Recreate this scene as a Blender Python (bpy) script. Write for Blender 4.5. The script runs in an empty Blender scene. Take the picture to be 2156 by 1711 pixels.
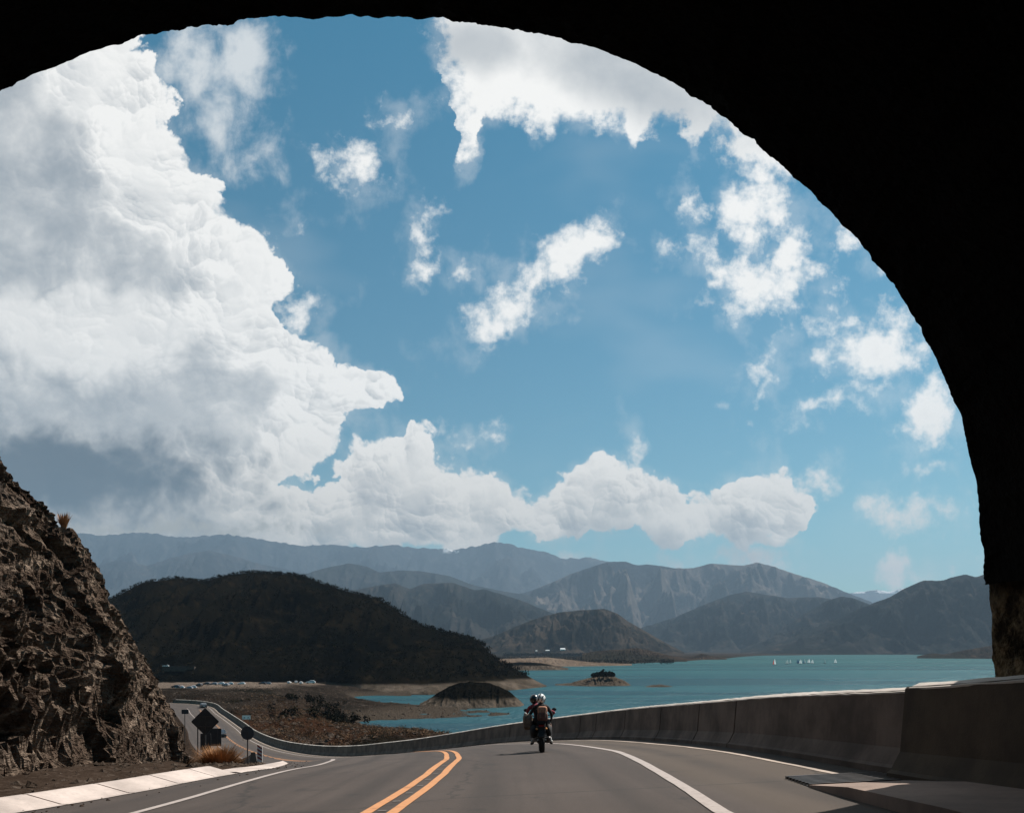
import bpy, math, random
import numpy as np
from mathutils import Vector, Matrix
random.seed(7)
RNG = np.random.default_rng(11)
SC = bpy.context.scene
COL = SC.collection
R = math.radians

# ------------------------------------------------------------------ camera
F, CX, HY = 1700.0, 1077.5, 1366.0          # focal length, centre column and horizon row of the 2155 px wide photograph
cam = bpy.data.cameras.new('camera')
cam.sensor_width = 36.0
cam.lens = 36.0 * F / 2155.0
cam.shift_y = (HY - 855.5) / 2155.0
cam.clip_start = 0.1
cam.clip_end = 90000
co = bpy.data.objects.new('camera', cam); COL.objects.link(co)
co.location = (0, 0, 0); co.rotation_euler = (R(90), 0, 0)
SC.camera = co

# ------------------------------------------------------------------ light
SUN = Vector((.52, .335, .80)).normalized()
sl = bpy.data.lights.new('sun', 'SUN'); sl.energy = 4.2; sl.angle = R(.5); sl.color = (1.0, .93, .85)
so = bpy.data.objects.new('sun', sl); COL.objects.link(so)
so.rotation_euler = SUN.to_track_quat('Z', 'Y').to_euler()
so.location = (60, 40, 100)
SC.view_settings.view_transform = 'Standard'
SC.view_settings.look = 'None'
SC.view_settings.exposure = 1.0
SC.view_settings.gamma = 1.0
SC.cycles.use_denoising = True
SC.cycles.max_bounces = 5
SC.cycles.diffuse_bounces = 3
SC.cycles.glossy_bounces = 2
SC.cycles.volume_bounces = 0
SC.cycles.transmission_bounces = 2
SC.cycles.sample_clamp_indirect = 6.0

# ------------------------------------------------------------------ small node language
class G:
    """wraps a node tree; every operator returns a socket"""
    def __init__(s, nt): s.nt = nt
    def node(s, t, **kw):
        n = s.nt.nodes.new(t)
        for k, v in kw.items(): setattr(n, k, v)
        return n
    def put(s, sock, v):
        if isinstance(v, bpy.types.NodeSocket): s.nt.links.new(v, sock)
        elif v is not None: sock.default_value = v
    def m(s, op, a, b=None, c=None, clamp=False):
        n = s.node('ShaderNodeMath', operation=op, use_clamp=clamp)
        for i, v in enumerate((a, b, c)):
            if v is not None: s.put(n.inputs[i], v)
        return n.outputs[0]
    def add(s, a, b): return s.m('ADD', a, b)
    def sub(s, a, b): return s.m('SUBTRACT', a, b)
    def mul(s, a, b): return s.m('MULTIPLY', a, b)
    def div(s, a, b): return s.m('DIVIDE', a, b)
    def mx(s, a, b): return s.m('MAXIMUM', a, b)
    def mn(s, a, b): return s.m('MINIMUM', a, b)
    def mad(s, a, b, c): return s.m('MULTIPLY_ADD', a, b, c)
    def xyz(s, v):
        n = s.node('ShaderNodeSeparateXYZ'); s.put(n.inputs[0], v); return n.outputs
    def vec(s, x, y, z=0.0):
        n = s.node('ShaderNodeCombineXYZ')
        for i, v in enumerate((x, y, z)): s.put(n.inputs[i], v)
        return n.outputs[0]
    def noise(s, v, scale, detail=4, rough=.5, lac=2.0, dist=0.0, dim='3D'):
        n = s.node('ShaderNodeTexNoise', noise_dimensions=dim)
        s.put(n.inputs['Vector'], v); s.put(n.inputs['Scale'], scale); s.put(n.inputs['Detail'], detail)
        s.put(n.inputs['Roughness'], rough); s.put(n.inputs['Lacunarity'], lac); s.put(n.inputs['Distortion'], dist)
        return n.outputs[0]
    def voro(s, v, scale, detail=0, rough=.5, feature='F1', rnd=1.0, out=0, dim='3D'):
        n = s.node('ShaderNodeTexVoronoi', feature=feature, voronoi_dimensions=dim)
        s.put(n.inputs['Vector'], v); s.put(n.inputs['Scale'], scale)
        if 'Detail' in n.inputs: s.put(n.inputs['Detail'], detail); s.put(n.inputs['Roughness'], rough)
        s.put(n.inputs['Randomness'], rnd)
        return n.outputs[out]
    def ramp(s, x, lo, hi, a=0.0, b=1.0, smooth=True):
        n = s.node('ShaderNodeMapRange', interpolation_type='SMOOTHSTEP' if smooth else 'LINEAR', clamp=True)
        for i, v in enumerate((x, lo, hi, a, b)): s.put(n.inputs[i], v)
        return n.outputs[0]
    def mix(s, f, a, b, mode='MIX'):
        n = s.node('ShaderNodeMix', data_type='RGBA', blend_type=mode)
        s.put(n.inputs[0], f)
        for i, v in ((6, a), (7, b)):
            if isinstance(v, (tuple, list)) and len(v) == 3: v = (*v, 1)
            s.put(n.inputs[i], v)
        return n.outputs[2]
    def curve(s, x, pts):
        """piecewise curve through (0..1, 0..1) points"""
        n = s.node('ShaderNodeFloatCurve')
        c = n.mapping.curves[0]
        while len(c.points) > 2: c.points.remove(c.points[1])
        c.points[0].location = pts[0]; c.points[1].location = pts[-1]
        for p in pts[1:-1]: c.points.new(*p)
        for p in c.points: p.handle_type = 'AUTO_CLAMPED'
        n.mapping.use_clip = False
        n.mapping.update()
        s.put(n.inputs['Value'], x)
        return n.outputs[0]

# ------------------------------------------------------------------ sky: Nishita with procedural clouds, by direction
W = bpy.data.worlds.new('World'); SC.world = W; W.use_nodes = True
W.cycles.sampling_method = 'NONE'
nt = W.node_tree
for n in list(nt.nodes): nt.nodes.remove(n)
g = G(nt)
SKY_STRENGTH = 0.05
sky = g.node('ShaderNodeTexSky', sky_type='NISHITA', sun_disc=False)
sky.sun_elevation = math.asin(SUN.z); sky.sun_rotation = math.atan2(SUN.x, SUN.y)
sky.air_density = 1.35; sky.dust_density = .6; sky.ozone_density = 1.6; sky.altitude = 1400
tc = g.node('ShaderNodeTexCoord')
dx, dy, dz = g.xyz(tc.outputs['Generated'])
yy = g.mx(dy, .22)
# position of the direction on the plane due north, hundredths of the photo's pixels at focal length F
X = g.mad(g.div(dx, yy), F/100, CX/100)
Y = g.mad(g.div(dz, yy), -F/100, HY/100)
def P2(ax=0.0, ay=0.0, sx=1.0, sy=1.0): return g.vec(g.mad(X, sx, ax), g.mad(Y, sy, ay), 0.0)
def n2(v, *a): return g.noise(v, *a, dim='2D')
w1 = n2(P2(), .55, 2, .5); w2 = n2(P2(31, 7), .55, 2, .5)
f1 = n2(P2(3, 40), 2.4, 4, .62); f2 = n2(P2(50, 17), 2.4, 4, .62)
Xw = g.add(g.mad(g.sub(w1, .5), 1.0, X), g.mul(g.sub(f1, .5), .55))
Yw = g.add(g.mad(g.sub(w2, .5), 1.0, Y), g.mul(g.sub(f2, .5), .55))
PW = g.vec(Xw, Yw, 0.0)
def curve_px(x, x0, x1, pts):
    """pts in photo pixels; returns the value in hundreds of pixels"""
    q = [((a-x0)/(x1-x0), b/2000) for a, b in pts]
    return g.mul(g.curve(g.div(g.sub(x, x0/100), (x1-x0)/100), q), 20.0)
def ell(cx, cy, rx, ry, rot=0, gain=1.0, src=None):
    m = g.node('ShaderNodeMapping', vector_type='TEXTURE')
    g.put(m.inputs[0], src or PW)
    m.inputs['Location'].default_value = (cx/100, cy/100, 0); m.inputs['Rotation'].default_value = (0, 0, R(rot)); m.inputs['Scale'].default_value = (rx/100, ry/100, 1)
    v = g.node('ShaderNodeVectorMath', operation='LENGTH'); g.put(v.inputs[0], m.outputs[0])
    k = min(rx, ry)/100*gain
    return g.mad(v.outputs['Value'], -k, k)
# --- torn fair-weather clouds: soft, thin at the edges
low = curve_px(Xw, 800, 2200, [(800,60),(920,100),(940,240),(950,335),(975,372),(1003,352),(1030,262),(1100,262),(1150,300),(1190,272),(1250,290),(1305,285),(1345,340),(1380,285),(1430,258),(1478,335),(1510,285),(1560,310),(1620,355),(1680,380),(2200,380)])
DT = g.mn(g.sub(low, Yw), g.mul(g.sub(Xw, 9.30), .8))
D = DT
TORN = [(1120,610,125,40,-40),(1205,535,92,60,-38),(1070,655,100,44,-22),(1235,510,72,54,-10),(1040,600,40,30,0),
          (750,345,70,30,-30),(705,372,38,24,60),(768,330,26,40,0),(800,385,30,12,0),
          (1590,425,84,60,20),(1575,475,46,58,-15),(1640,450,56,38,0),(1500,555,66,34,30),(1620,605,118,50,-10),(1570,575,90,38,22),(1650,555,66,46,-55),(1700,570,60,30,-30),
          (1610,755,72,30,-38),(1840,735,120,68,-14),(1760,680,60,30,0),(1870,690,70,42,0),(1780,770,60,34,10),
          (1850,825,40,24,0),(1770,858,64,18,-14),(1960,865,62,78,10),(1940,900,46,30,0),(1885,1072,104,30,8),(1855,1050,56,26,-10),(1930,1085,66,26,14),
          (1895,1190,44,30,-20),(1885,1215,34,20,0),(2045,1194,52,20,0),(1960,1208,52,17,0),(1215,1168,44,18,0),(1520,1184,92,22,-3),(1600,1180,50,17,10),
          (605,675,60,28,-25),(980,925,40,20,0),(1025,918,26,24,0),(885,570,38,28,-45),(868,230,48,14,-20),(1338,963,22,28,0),
          (1440,425,26,34,30),(1795,492,32,32,0),(1855,560,28,18,0),(1712,1030,44,20,-28),(1612,808,34,18,-35),(890,500,36,14,-60),(970,582,48,17,-25),(590,498,24,8,-20),(1600,360,50,26,35),(1410,520,20,22,0),(1945,992,24,12,0),(1900,560,20,14,0)]
for k_, e in enumerate(TORN):
    if k_ % 8 == 0: PB = g.vec(g.mad(D, 1e-7, Xw), Yw, 0.0)      # evaluated in small batches: the shader stack is short
    D = g.mx(D, ell(*e, src=PB))
# --- cumulus: rounded domes of several sizes shape the outline and catch the light from the upper right
Xc = g.mad(g.sub(w1, .5), .9, g.mad(g.sub(f1, .5), .22, X)); Yc_ = g.mad(g.sub(w2, .5), .9, g.mad(g.sub(f2, .5), .22, Y))
PC = g.vec(Xc, Yc_, 0.0)
bulge = None; relief = None
for sc_, wb, wr, off in ((.80, .36, .34, 0), (1.9, .22, .36, 5), (4.4, .12, .24, 11), (9.8, .055, .12, 3)):
    v = g.node('ShaderNodeTexVoronoi', feature='F1', voronoi_dimensions='2D')
    pv_ = g.node('ShaderNodeVectorMath', operation='ADD'); g.put(pv_.inputs[0], PC); pv_.inputs[1].default_value = (off, off*.7, 0)
    g.put(v.inputs['Vector'], pv_.outputs[0]); v.inputs['Scale'].default_value = sc_; v.inputs['Randomness'].default_value = .9
    df = g.node('ShaderNodeVectorMath', operation='SUBTRACT'); g.put(df.inputs[0], pv_.outputs[0]); g.put(df.inputs[1], v.outputs['Position'])
    dt = g.node('ShaderNodeVectorMath', operation='DOT_PRODUCT'); g.put(dt.inputs[0], df.outputs[0]); dt.inputs[1].default_value = (.55*sc_*wr*1.5, -.84*sc_*wr*1.5, 0)
    bb = g.mad(v.outputs['Distance'], -wb*1.6, wb*.62)
    bulge = bb if bulge is None else g.add(bulge, bb); fo = g.mul(dt.outputs['Value'], g.ramp(v.outputs['Distance'], .30, .85, 1.0, .35)); relief = fo if relief is None else g.add(relief, fo)
n_big = n2(P2(0, 60), 1.15, 8, .60, 2.1)
n_fin = n2(P2(70, 0), 5.0, 5, .64)
low_n = n2(P2(20, 4, 1.0, 1.3), .50, 3, .5)
DL = g.sub(curve_px(Yc_, 0, 1200, [(0,290),(90,290),(150,335),(225,395),(262,378),(300,385),(345,418),(400,470),(440,455),(470,462),(500,540),(545,608),(600,640),(640,578),(680,600),(720,700),(775,740),(820,850),(850,805),(880,765),(925,735),(950,700),(975,655),(1010,610),(1060,700),(1140,760),(1200,770)]), Xc)
top = curve_px(Xc, 0, 2200, [(0,900),(350,930),(500,1000),(600,985),(650,980),(700,955),(740,922),(780,906),(850,903),(905,920),(960,950),(1010,958),(1050,985),(1095,1030),(1135,1035),(1165,990),(1205,945),(1240,932),(1285,960),(1330,985),(1400,1012),(1445,1045),(1480,1030),(1520,1006),(1580,998),(1600,990),(1630,974),(1662,984),(1676,1040),(1705,1058),(1728,1040),(1748,1085),(1765,1150),(1850,1250),(2200,1300)])
bot = curve_px(X, 0, 2200, [(0,1133),(400,1130),(620,1155),(760,1150),(930,1160),(1030,1152),(1080,1125),(1160,1160),(1250,1140),(1330,1125),(1420,1150),(1500,1140),(1560,1158),(1610,1138),(1640,1150),(1680,1125),(1715,1085),(1760,1060),(2200,1080)])
DB = g.mn(g.sub(Yc_, top), g.mul(g.sub(bot, Y), 1.6))
DC = g.mx(DL, DB)
Dc = g.mad(g.sub(n_big, .5), .30, g.add(DC, g.mad(g.sub(n_fin, .5), .26, bulge)))
a_c = g.ramp(Dc, -.02, g.ramp(n_big, .35, .65, .07, .30))
Df = g.mad(g.sub(n_big, .50), 1.05, D)
Df = g.mad(g.sub(n_fin, .5), .34, Df)
Df = g.mad(bulge, .35, Df)
a_f = g.ramp(Df, -.14, .40)
veil = g.mx(g.mx(ell(510,120,95,110,0), ell(480,250,70,110,-10)), g.mx(ell(520,330,80,60,0), ell(420,140,90,90,0)))
vn = g.noise(P2(5, 9, 1.25, 1.0), 1.0, 7, .60, 2.1, .15, dim='2D')
veil_a = g.mul(g.ramp(g.mad(g.sub(vn, .5), 1.8, veil), -.2, .95), .68)
wisp = g.mul(g.ramp(g.mad(g.sub(vn, .5), 2.2, g.mx(D, DC)), -.35, .6), .22)
rest = g.mul(g.ramp(n2(P2(0, 90, .5, 1.0), .35, 3, .55), .50, .8), .10)
alpha = g.mx(g.mx(g.mx(a_c, a_f), veil_a), g.mx(wisp, rest))
# --- light and grey
PS = g.vec(g.mad(g.sub(w1, .5), .6, X), g.mad(g.sub(w2, .5), .6, Y), 0.0)
def soft_ell(*e): return g.ramp(ell(*e, src=PS, gain=100/min(e[2], e[3])), -.1, .9)
body = g.ramp(g.mad(g.sub(low_n, .5), 2.2, g.mad(bulge, 1.5, DL)), 1.3, 3.3)
body = g.mul(body, g.ramp(g.mad(bulge, .8, soft_ell(170, 695, 370, 150, 4)), 0, .7, 1, .10))
body = g.mul(body, g.mul(g.ramp(Y, 8.2, 9.6, 1.0, .66), g.mad(g.sub(n_big, .5), 1.3, g.mad(low_n, 1.3, .24))))
hollow = g.mx(g.mul(soft_ell(285, 440, 95, 75, -20), .30), g.mul(soft_ell(340, 860, 170, 90, 20), .75))
topg = g.mx(g.mul(soft_ell(1000, 85, 130, 80, 0), .75), g.mul(soft_ell(1330, 170, 360, 110, 26), .85))
under = g.mul(g.mul(g.ramp(g.mad(bulge, .8, g.sub(Yc_, top)), .5, 1.6), g.ramp(X, 5.5, 7.5)), g.ramp(low_n, .38, .62, .12, .75))
shade = g.mx(g.mx(body, hollow), g.mx(topg, under))
thick = g.ramp(Dc, .0, .5)
rl = g.mul(g.mul(relief, g.ramp(n2(P2(9, 33), .8, 3), .36, .60, .25, 1.0)), g.mul(thick, g.ramp(DL, 1.6, 3.2, 1.0, .45)))
shade = g.mad(g.mul(rl, g.ramp(X, 5.5, 7.0, 1.0, 1.45)), -.90, g.mad(thick, .07, shade))
shade = g.mad(g.mul(g.sub(n_big, .5), g.ramp(Df, .2, 1.0)), .7, shade)
shade = g.mn(g.mx(shade, 0.0), 1.7)
shade = g.m('MULTIPLY', shade, g.mad(shade, -.27, 1.0), clamp=True)      # soft shoulder instead of a clipped grey
dark = g.mul(g.ramp(g.mad(g.sub(n_big, .5), .9, g.mad(bulge, .9, g.mx(ell(110,1000,420,125,3,src=PS), ell(250,1058,330,66,0,src=PS)))), -.28, .80), .92)
stripe = g.ramp(g.mad(g.sub(n_fin, .5), .45, ell(330,1112,330,15,0,src=PS)), -.06, .16)
K = .5/SKY_STRENGTH
ccol = g.mix(shade, (1.02*K, 1.0*K, .965*K), (.27*K, .315*K, .36*K))
ccol = g.mix(dark, ccol, (.050*K, .088*K, .128*K))
ccol = g.mix(stripe, ccol, (.52*K, .52*K, .49*K))
warm = g.ramp(Y, 8.0, 12.0)
ccol = g.mix(g.mul(warm, .8), ccol, g.mix(1.0, ccol, (.84, .78, .71), 'MULTIPLY'))
front = g.ramp(dy, .0, .25)
alpha = g.mul(alpha, front)
tint = g.mix(g.ramp(Y, 0.0, 12.5, smooth=False), (.11, .73, .77), (.48, .80, .77))
skyc = g.mix(1.0, sky.outputs[0], tint, 'MULTIPLY')
fin = g.mix(alpha, skyc, ccol)
bg = g.node('ShaderNodeBackground'); bg.inputs[1].default_value = SKY_STRENGTH
nt.links.new(fin, bg.inputs[0])
wo = g.node('ShaderNodeOutputWorld'); nt.links.new(bg.outputs[0], wo.inputs[0])

def pX(px, y): return (px-CX)/F*y
def pZ(py, y): return (HY-py)/F*y
# ------------------------------------------------------------------ numpy noise
def h32(ix, iy, iz, seed=0):
    n = (ix.astype(np.int64)*374761393 + iy.astype(np.int64)*668265263 + iz.astype(np.int64)*2147483647 + seed*974634777) & 0xffffffff
    n = ((n ^ (n >> 13))*1274126177) & 0xffffffff
    n = ((n ^ (n >> 16))*2246822519) & 0xffffffff
    n = n ^ (n >> 15)
    return (n & 0xffffff)/float(0xffffff)
def vnoise(p, seed=0):
    i = np.floor(p).astype(np.int64); f = p - i; f = f*f*f*(f*(f*6-15)+10)
    r = 0
    for a in (0, 1):
        for b in (0, 1):
            for c in (0, 1):
                w_ = (f[:, 0] if a else 1-f[:, 0])*(f[:, 1] if b else 1-f[:, 1])*(f[:, 2] if c else 1-f[:, 2])
                r = r + w_*h32(i[:, 0]+a, i[:, 1]+b, i[:, 2]+c, seed)
    return r*2-1
def fbm(p, octv=5, gain=.5, seed=0, ridged=False):
    r = 0; a = 1.0; t = 0; q = np.array(p, float)
    for o in range(octv):
        v = vnoise(q, seed+o*17)
        if ridged: v = 1-2*np.abs(v)
        r = r + a*v; t += a; a *= gain
        q = q*2.03 + 11.7
    return r/t
def worley(p, seed=0):
    """returns F1, F2-F1 and four random numbers of the nearest cell plus offset to its point"""
    i = np.floor(p).astype(np.int64)
    n = len(p); d1 = np.full(n, 9.); d2 = np.full(n, 9.)
    cid = np.zeros((n, 3), np.int64); off = np.zeros((n, 3))
    for a in (-1, 0, 1):
        for b in (-1, 0, 1):
            for c in (-1, 0, 1):
                cx, cy, cz = i[:, 0]+a, i[:, 1]+b, i[:, 2]+c
                pt = np.stack([cx+h32(cx, cy, cz, seed+1), cy+h32(cx, cy, cz, seed+2), cz+h32(cx, cy, cz, seed+3)], 1)
                o = p-pt; d = np.sqrt((o*o).sum(1))
                m = d < d1
                d2 = np.where(m, d1, np.minimum(d2, d)); d1 = np.where(m, d, d1)
                cid[m] = np.stack([cx, cy, cz], 1)[m]; off[m] = o[m]
    return d1, d2-d1, cid, off
def facets(p, seed=0, tilt=.8):
    """blocky broken rock: every cell is raised by its own amount and tilted its own way"""
    d1, e, c, o = worley(p, seed)
    rr = [h32(c[:, 0], c[:, 1], c[:, 2], seed+20+k)*2-1 for k in range(4)]
    v = rr[0] + tilt*(o[:, 0]*rr[1]+o[:, 1]*rr[2]+o[:, 2]*rr[3])*2
    return v - .6*np.clip(.12-e, 0, 1)/.12*.5

# ------------------------------------------------------------------ mesh helpers
def tag(o, label=None, cat=None, group=None, kind=None):
    if label: o['label'] = label
    if cat: o['category'] = cat
    if group: o['group'] = group
    if kind: o['kind'] = kind
    return o
def empty(name, loc, rz=0, label=None, cat=None, group=None):
    o = bpy.data.objects.new(name, None); COL.objects.link(o)
    o.location = loc; o.rotation_euler = (0, 0, rz); o.empty_display_size = .2
    return tag(o, label, cat, group)
def mk(name, V, Fc, mat=None, parent=None, smooth=False, fm=None):
    me = bpy.data.meshes.new(name)
    me.from_pydata([tuple(map(float, v)) for v in V], [], Fc)
    for m_ in (mat if isinstance(mat, (list, tuple)) else [mat]):
        if m_: me.materials.append(m_)
    if fm is not None: me.polygons.foreach_set('material_index', fm)
    if smooth: me.polygons.foreach_set('use_smooth', [True]*len(me.polygons))
    me.update()
    o = bpy.data.objects.new(name, me); COL.objects.link(o)
    if parent: o.parent = parent
    return o
def fast_mesh(name, V, Q, mat, parent=None, smooth=True, k=4, attrs=None):
    """V (n,3), Q (m,k) numpy arrays"""
    me = bpy.data.meshes.new(name)
    V = np.asarray(V, np.float32); Q = np.asarray(Q, np.int32)
    me.vertices.add(len(V)); me.vertices.foreach_set('co', V.ravel())
    me.loops.add(Q.size); me.loops.foreach_set('vertex_index', Q.ravel())
    me.polygons.add(len(Q))
    me.polygons.foreach_set('loop_start', np.arange(0, Q.size, k, dtype=np.int32))
    me.polygons.foreach_set('loop_total', np.full(len(Q), k, dtype=np.int32))
    me.polygons.foreach_set('use_smooth', np.full(len(Q), smooth))
    if mat: me.materials.append(mat)
    for nm, val in (attrs or {}).items():
        a = me.attributes.new(nm, 'FLOAT', 'POINT'); a.data.foreach_set('value', np.asarray(val, np.float32))
    me.update(calc_edges=True); me.validate()
    o = bpy.data.objects.new(name, me); COL.objects.link(o)
    if parent: o.parent = parent
    return o
def gridq(nu, nv, flip=False):
    i, j = np.meshgrid(np.arange(nu-1), np.arange(nv-1), indexing='ij')
    a = (i*nv+j).ravel()
    q = np.stack([a, a+nv, a+nv+1, a+1], 1)
    return q[:, ::-1] if flip else q
class MB:
    """collects shapes into one mesh"""
    def __init__(s): s.V = []; s.F = []; s.M = []
    def add(s, V, Fc, m=0):
        b = len(s.V); s.V += [tuple(v) for v in V]; s.F += [tuple(b+i for i in f) for f in Fc]; s.M += [m]*len(Fc)
    def box(s, c, d, m=0, rot=None, taper=1.0):
        V = [Vector(((x*d[0]/2)*(taper if z > 0 else 1), (y*d[1]/2)*(taper if z > 0 else 1), z*d[2]/2)) for x in (-1, 1) for y in (-1, 1) for z in (-1, 1)]
        if rot is not None: V = [rot @ v for v in V]
        s.add([v+Vector(c) for v in V], [(0,1,3,2),(4,6,7,5),(0,4,5,1),(2,3,7,6),(0,2,6,4),(1,5,7,3)], m)
    def tube(s, pts, rad, n=8, m=0, cap=True):
        pts = [Vector(p) for p in pts]; rad = rad if isinstance(rad, (list, tuple)) else [rad]*len(pts)
        rings = []
        for i, p in enumerate(pts):
            t = (pts[min(i+1, len(pts)-1)]-pts[max(i-1, 0)]).normalized()
            u = t.cross(Vector((0, 0, 1)) if abs(t.z) < .9 else Vector((1, 0, 0))).normalized(); v = t.cross(u)
            rings.append([p+(u*math.cos(a)+v*math.sin(a))*rad[i] for a in [2*math.pi*k/n for k in range(n)]])
        V = [v for r_ in rings for v in r_]
        Fc = [(i*n+k, i*n+(k+1) % n, (i+1)*n+(k+1) % n, (i+1)*n+k) for i in range(len(pts)-1) for k in range(n)]
        if cap: Fc += [tuple(range(n))[::-1], tuple((len(pts)-1)*n+k for k in range(n))]
        s.add(V, Fc, m)
    def ball(s, c, r, m=0, nu=14, nv=9, rot=None):
        r = r if isinstance(r, (tuple, list)) else (r, r, r)
        V = []; Fc = []
        for j in range(nv+1):
            th = math.pi*j/nv
            for i in range(nu):
                a = 2*math.pi*i/nu
                q = Vector((math.sin(th)*math.cos(a)*r[0], math.sin(th)*math.sin(a)*r[1], math.cos(th)*r[2]))
                V.append((rot @ q if rot is not None else q)+Vector(c))
        for j in range(nv):
            for i in range(nu):
                Fc.append((j*nu+i, (j+1)*nu+i, (j+1)*nu+(i+1) % nu, j*nu+(i+1) % nu))
        s.add(V, Fc, m)
    def wheel(s, c, R_, w, axis, prof, n=28, m=0):
        """revolved ring about axis through c; prof = [(radius, offset)]"""
        axis = Vector(axis).normalized(); u = axis.cross(Vector((0, 0, 1))).normalized(); v = axis.cross(u)
        V = []; Fc = []; k_ = len(prof)
        for i in range(n):
            a = 2*math.pi*i/n; d = u*math.cos(a)+v*math.sin(a)
            for r_, o_ in prof: V.append(Vector(c)+d*r_+axis*o_)
        for i in range(n):
            for k in range(k_):
                Fc.append((i*k_+k, i*k_+(k+1) % k_, ((i+1) % n)*k_+(k+1) % k_, ((i+1) % n)*k_+k))
        s.add(V, Fc, m)
    def build(s, name, mat, parent=None, smooth=False):
        return mk(name, s.V, s.F, mat, parent, smooth, s.M if isinstance(mat, (list, tuple)) else None)

# ------------------------------------------------------------------ materials
def base_mat(name, rough=.8, spec=.5, metal=0.0):
    m = bpy.data.materials.new(name); m.use_nodes = True
    b = m.node_tree.nodes['Principled BSDF']
    b.inputs['Roughness'].default_value = rough; b.inputs['Metallic'].default_value = metal
    b.inputs['Specular IOR Level'].default_value = spec
    return m, G(m.node_tree), b
def pos(g_, obj=False):
    return g_.node('ShaderNodeTexCoord').outputs['Object'] if obj else g_.node('ShaderNodeNewGeometry').outputs['Position']
def tone(q, c, k): return q.mix(1.0, c, (k, k, k), 'MULTIPLY')
def bump(g_, b, h, dist=.02, st=1.0):
    n = g_.node('ShaderNodeBump'); n.inputs['Strength'].default_value = st; n.inputs['Distance'].default_value = dist
    g_.put(n.inputs['Height'], h); g_.nt.links.new(n.outputs[0], b.inputs['Normal'])
def plain(name, col, rough=.6, var=.25, scale=6, metal=0.0, spec=.5, bmp=0.0):
    m, q, b = base_mat(name, rough, spec, metal)
    p = pos(q, True); n = q.noise(p, scale, 5, .6)
    c = q.mix(q.ramp(n, .3, .7), tuple(v*(1-var) for v in col), tuple(v*(1+var) for v in col))
    q.put(b.inputs['Base Color'], c)
    if bmp: bump(q, b, q.noise(p, scale*5, 5, .6), bmp)
    return m
def rocky(name, cols, scale, rough=.95, bmp=.1, bscale=None, patch=None):
    """earth, rock or scrub: three tones mixed by noise of several sizes"""
    m, q, b = base_mat(name, rough, 0.0)
    p = pos(q)
    n1 = q.noise(p, scale, 6, .6); n2 = q.noise(p, scale*7, 6, .65); v = q.voro(p, scale*12, 1, .5)
    c = q.mix(q.ramp(n1, .35, .65), cols[0], cols[1])
    c = q.mix(q.ramp(n2, .50, .72), c, cols[2])
    c = q.mix(q.mul(q.ramp(v, .0, .6), .35), c, cols[0])
    if patch:
        c = q.mix(q.ramp(q.noise(p, patch[0], 4, .55), .5, .6), c, patch[1])
    q.put(b.inputs['Base Color'], tone(q, c, 0.62))
    if bmp: bump(q, b, q.add(q.noise(p, bscale or scale*9, 8, .65), q.mul(v, .4)), bmp)
    return m

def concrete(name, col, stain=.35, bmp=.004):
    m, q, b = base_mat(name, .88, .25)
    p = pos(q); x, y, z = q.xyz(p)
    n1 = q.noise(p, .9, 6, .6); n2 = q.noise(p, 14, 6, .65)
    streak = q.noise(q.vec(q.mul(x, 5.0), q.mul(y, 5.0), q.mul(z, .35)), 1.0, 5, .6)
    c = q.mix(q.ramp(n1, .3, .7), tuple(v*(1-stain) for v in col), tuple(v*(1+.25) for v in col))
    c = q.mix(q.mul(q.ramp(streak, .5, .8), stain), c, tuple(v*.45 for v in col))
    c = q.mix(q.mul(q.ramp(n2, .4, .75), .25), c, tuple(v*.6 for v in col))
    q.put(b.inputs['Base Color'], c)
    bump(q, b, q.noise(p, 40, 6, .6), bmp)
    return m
M = {}
M['barrier'] = concrete('barrier_concrete', (.130, .094, .074), .5)
M['barrier_shade'] = concrete('barrier_concrete_shade', (.060, .043, .028), .45)  # same concrete, darkened to put the tunnel's shade into its colour
M['kerb'] = concrete('kerb_concrete', (.38, .325, .295), .26)
M['slab'] = concrete('slab_concrete', (.20, .15, .125), .2)
M['steel'] = plain('galvanised_steel', (.075, .07, .068), .45, .2, 10, .6)
M['dark_metal'] = plain('dark_metal', (.02, .02, .022), .4, .2, 10, .5)
M['sign_back'] = plain('sign_back_grey', (.035, .037, .04), .6, .2, 6, .0)
M['black'] = plain('black_rubber', (.008, .008, .008), .8, .2, 10)
M['white'] = plain('white_paint', (.72, .71, .68), .6, .06, 8)
M['red'] = plain('red_paint', (.25, .02, .02), .5, .1, 8)
M['yellow'] = plain('road_yellow', (.62, .27, .09), .8, .10, 5, bmp=.002)
M['glass'] = plain('dark_glass', (.01, .012, .014), .08, .1, 4, spec=.8)
M['glass_bright'] = plain('car_glass', (.10, .12, .14), .05, .1, 4, spec=1.0, metal=.6)

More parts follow.
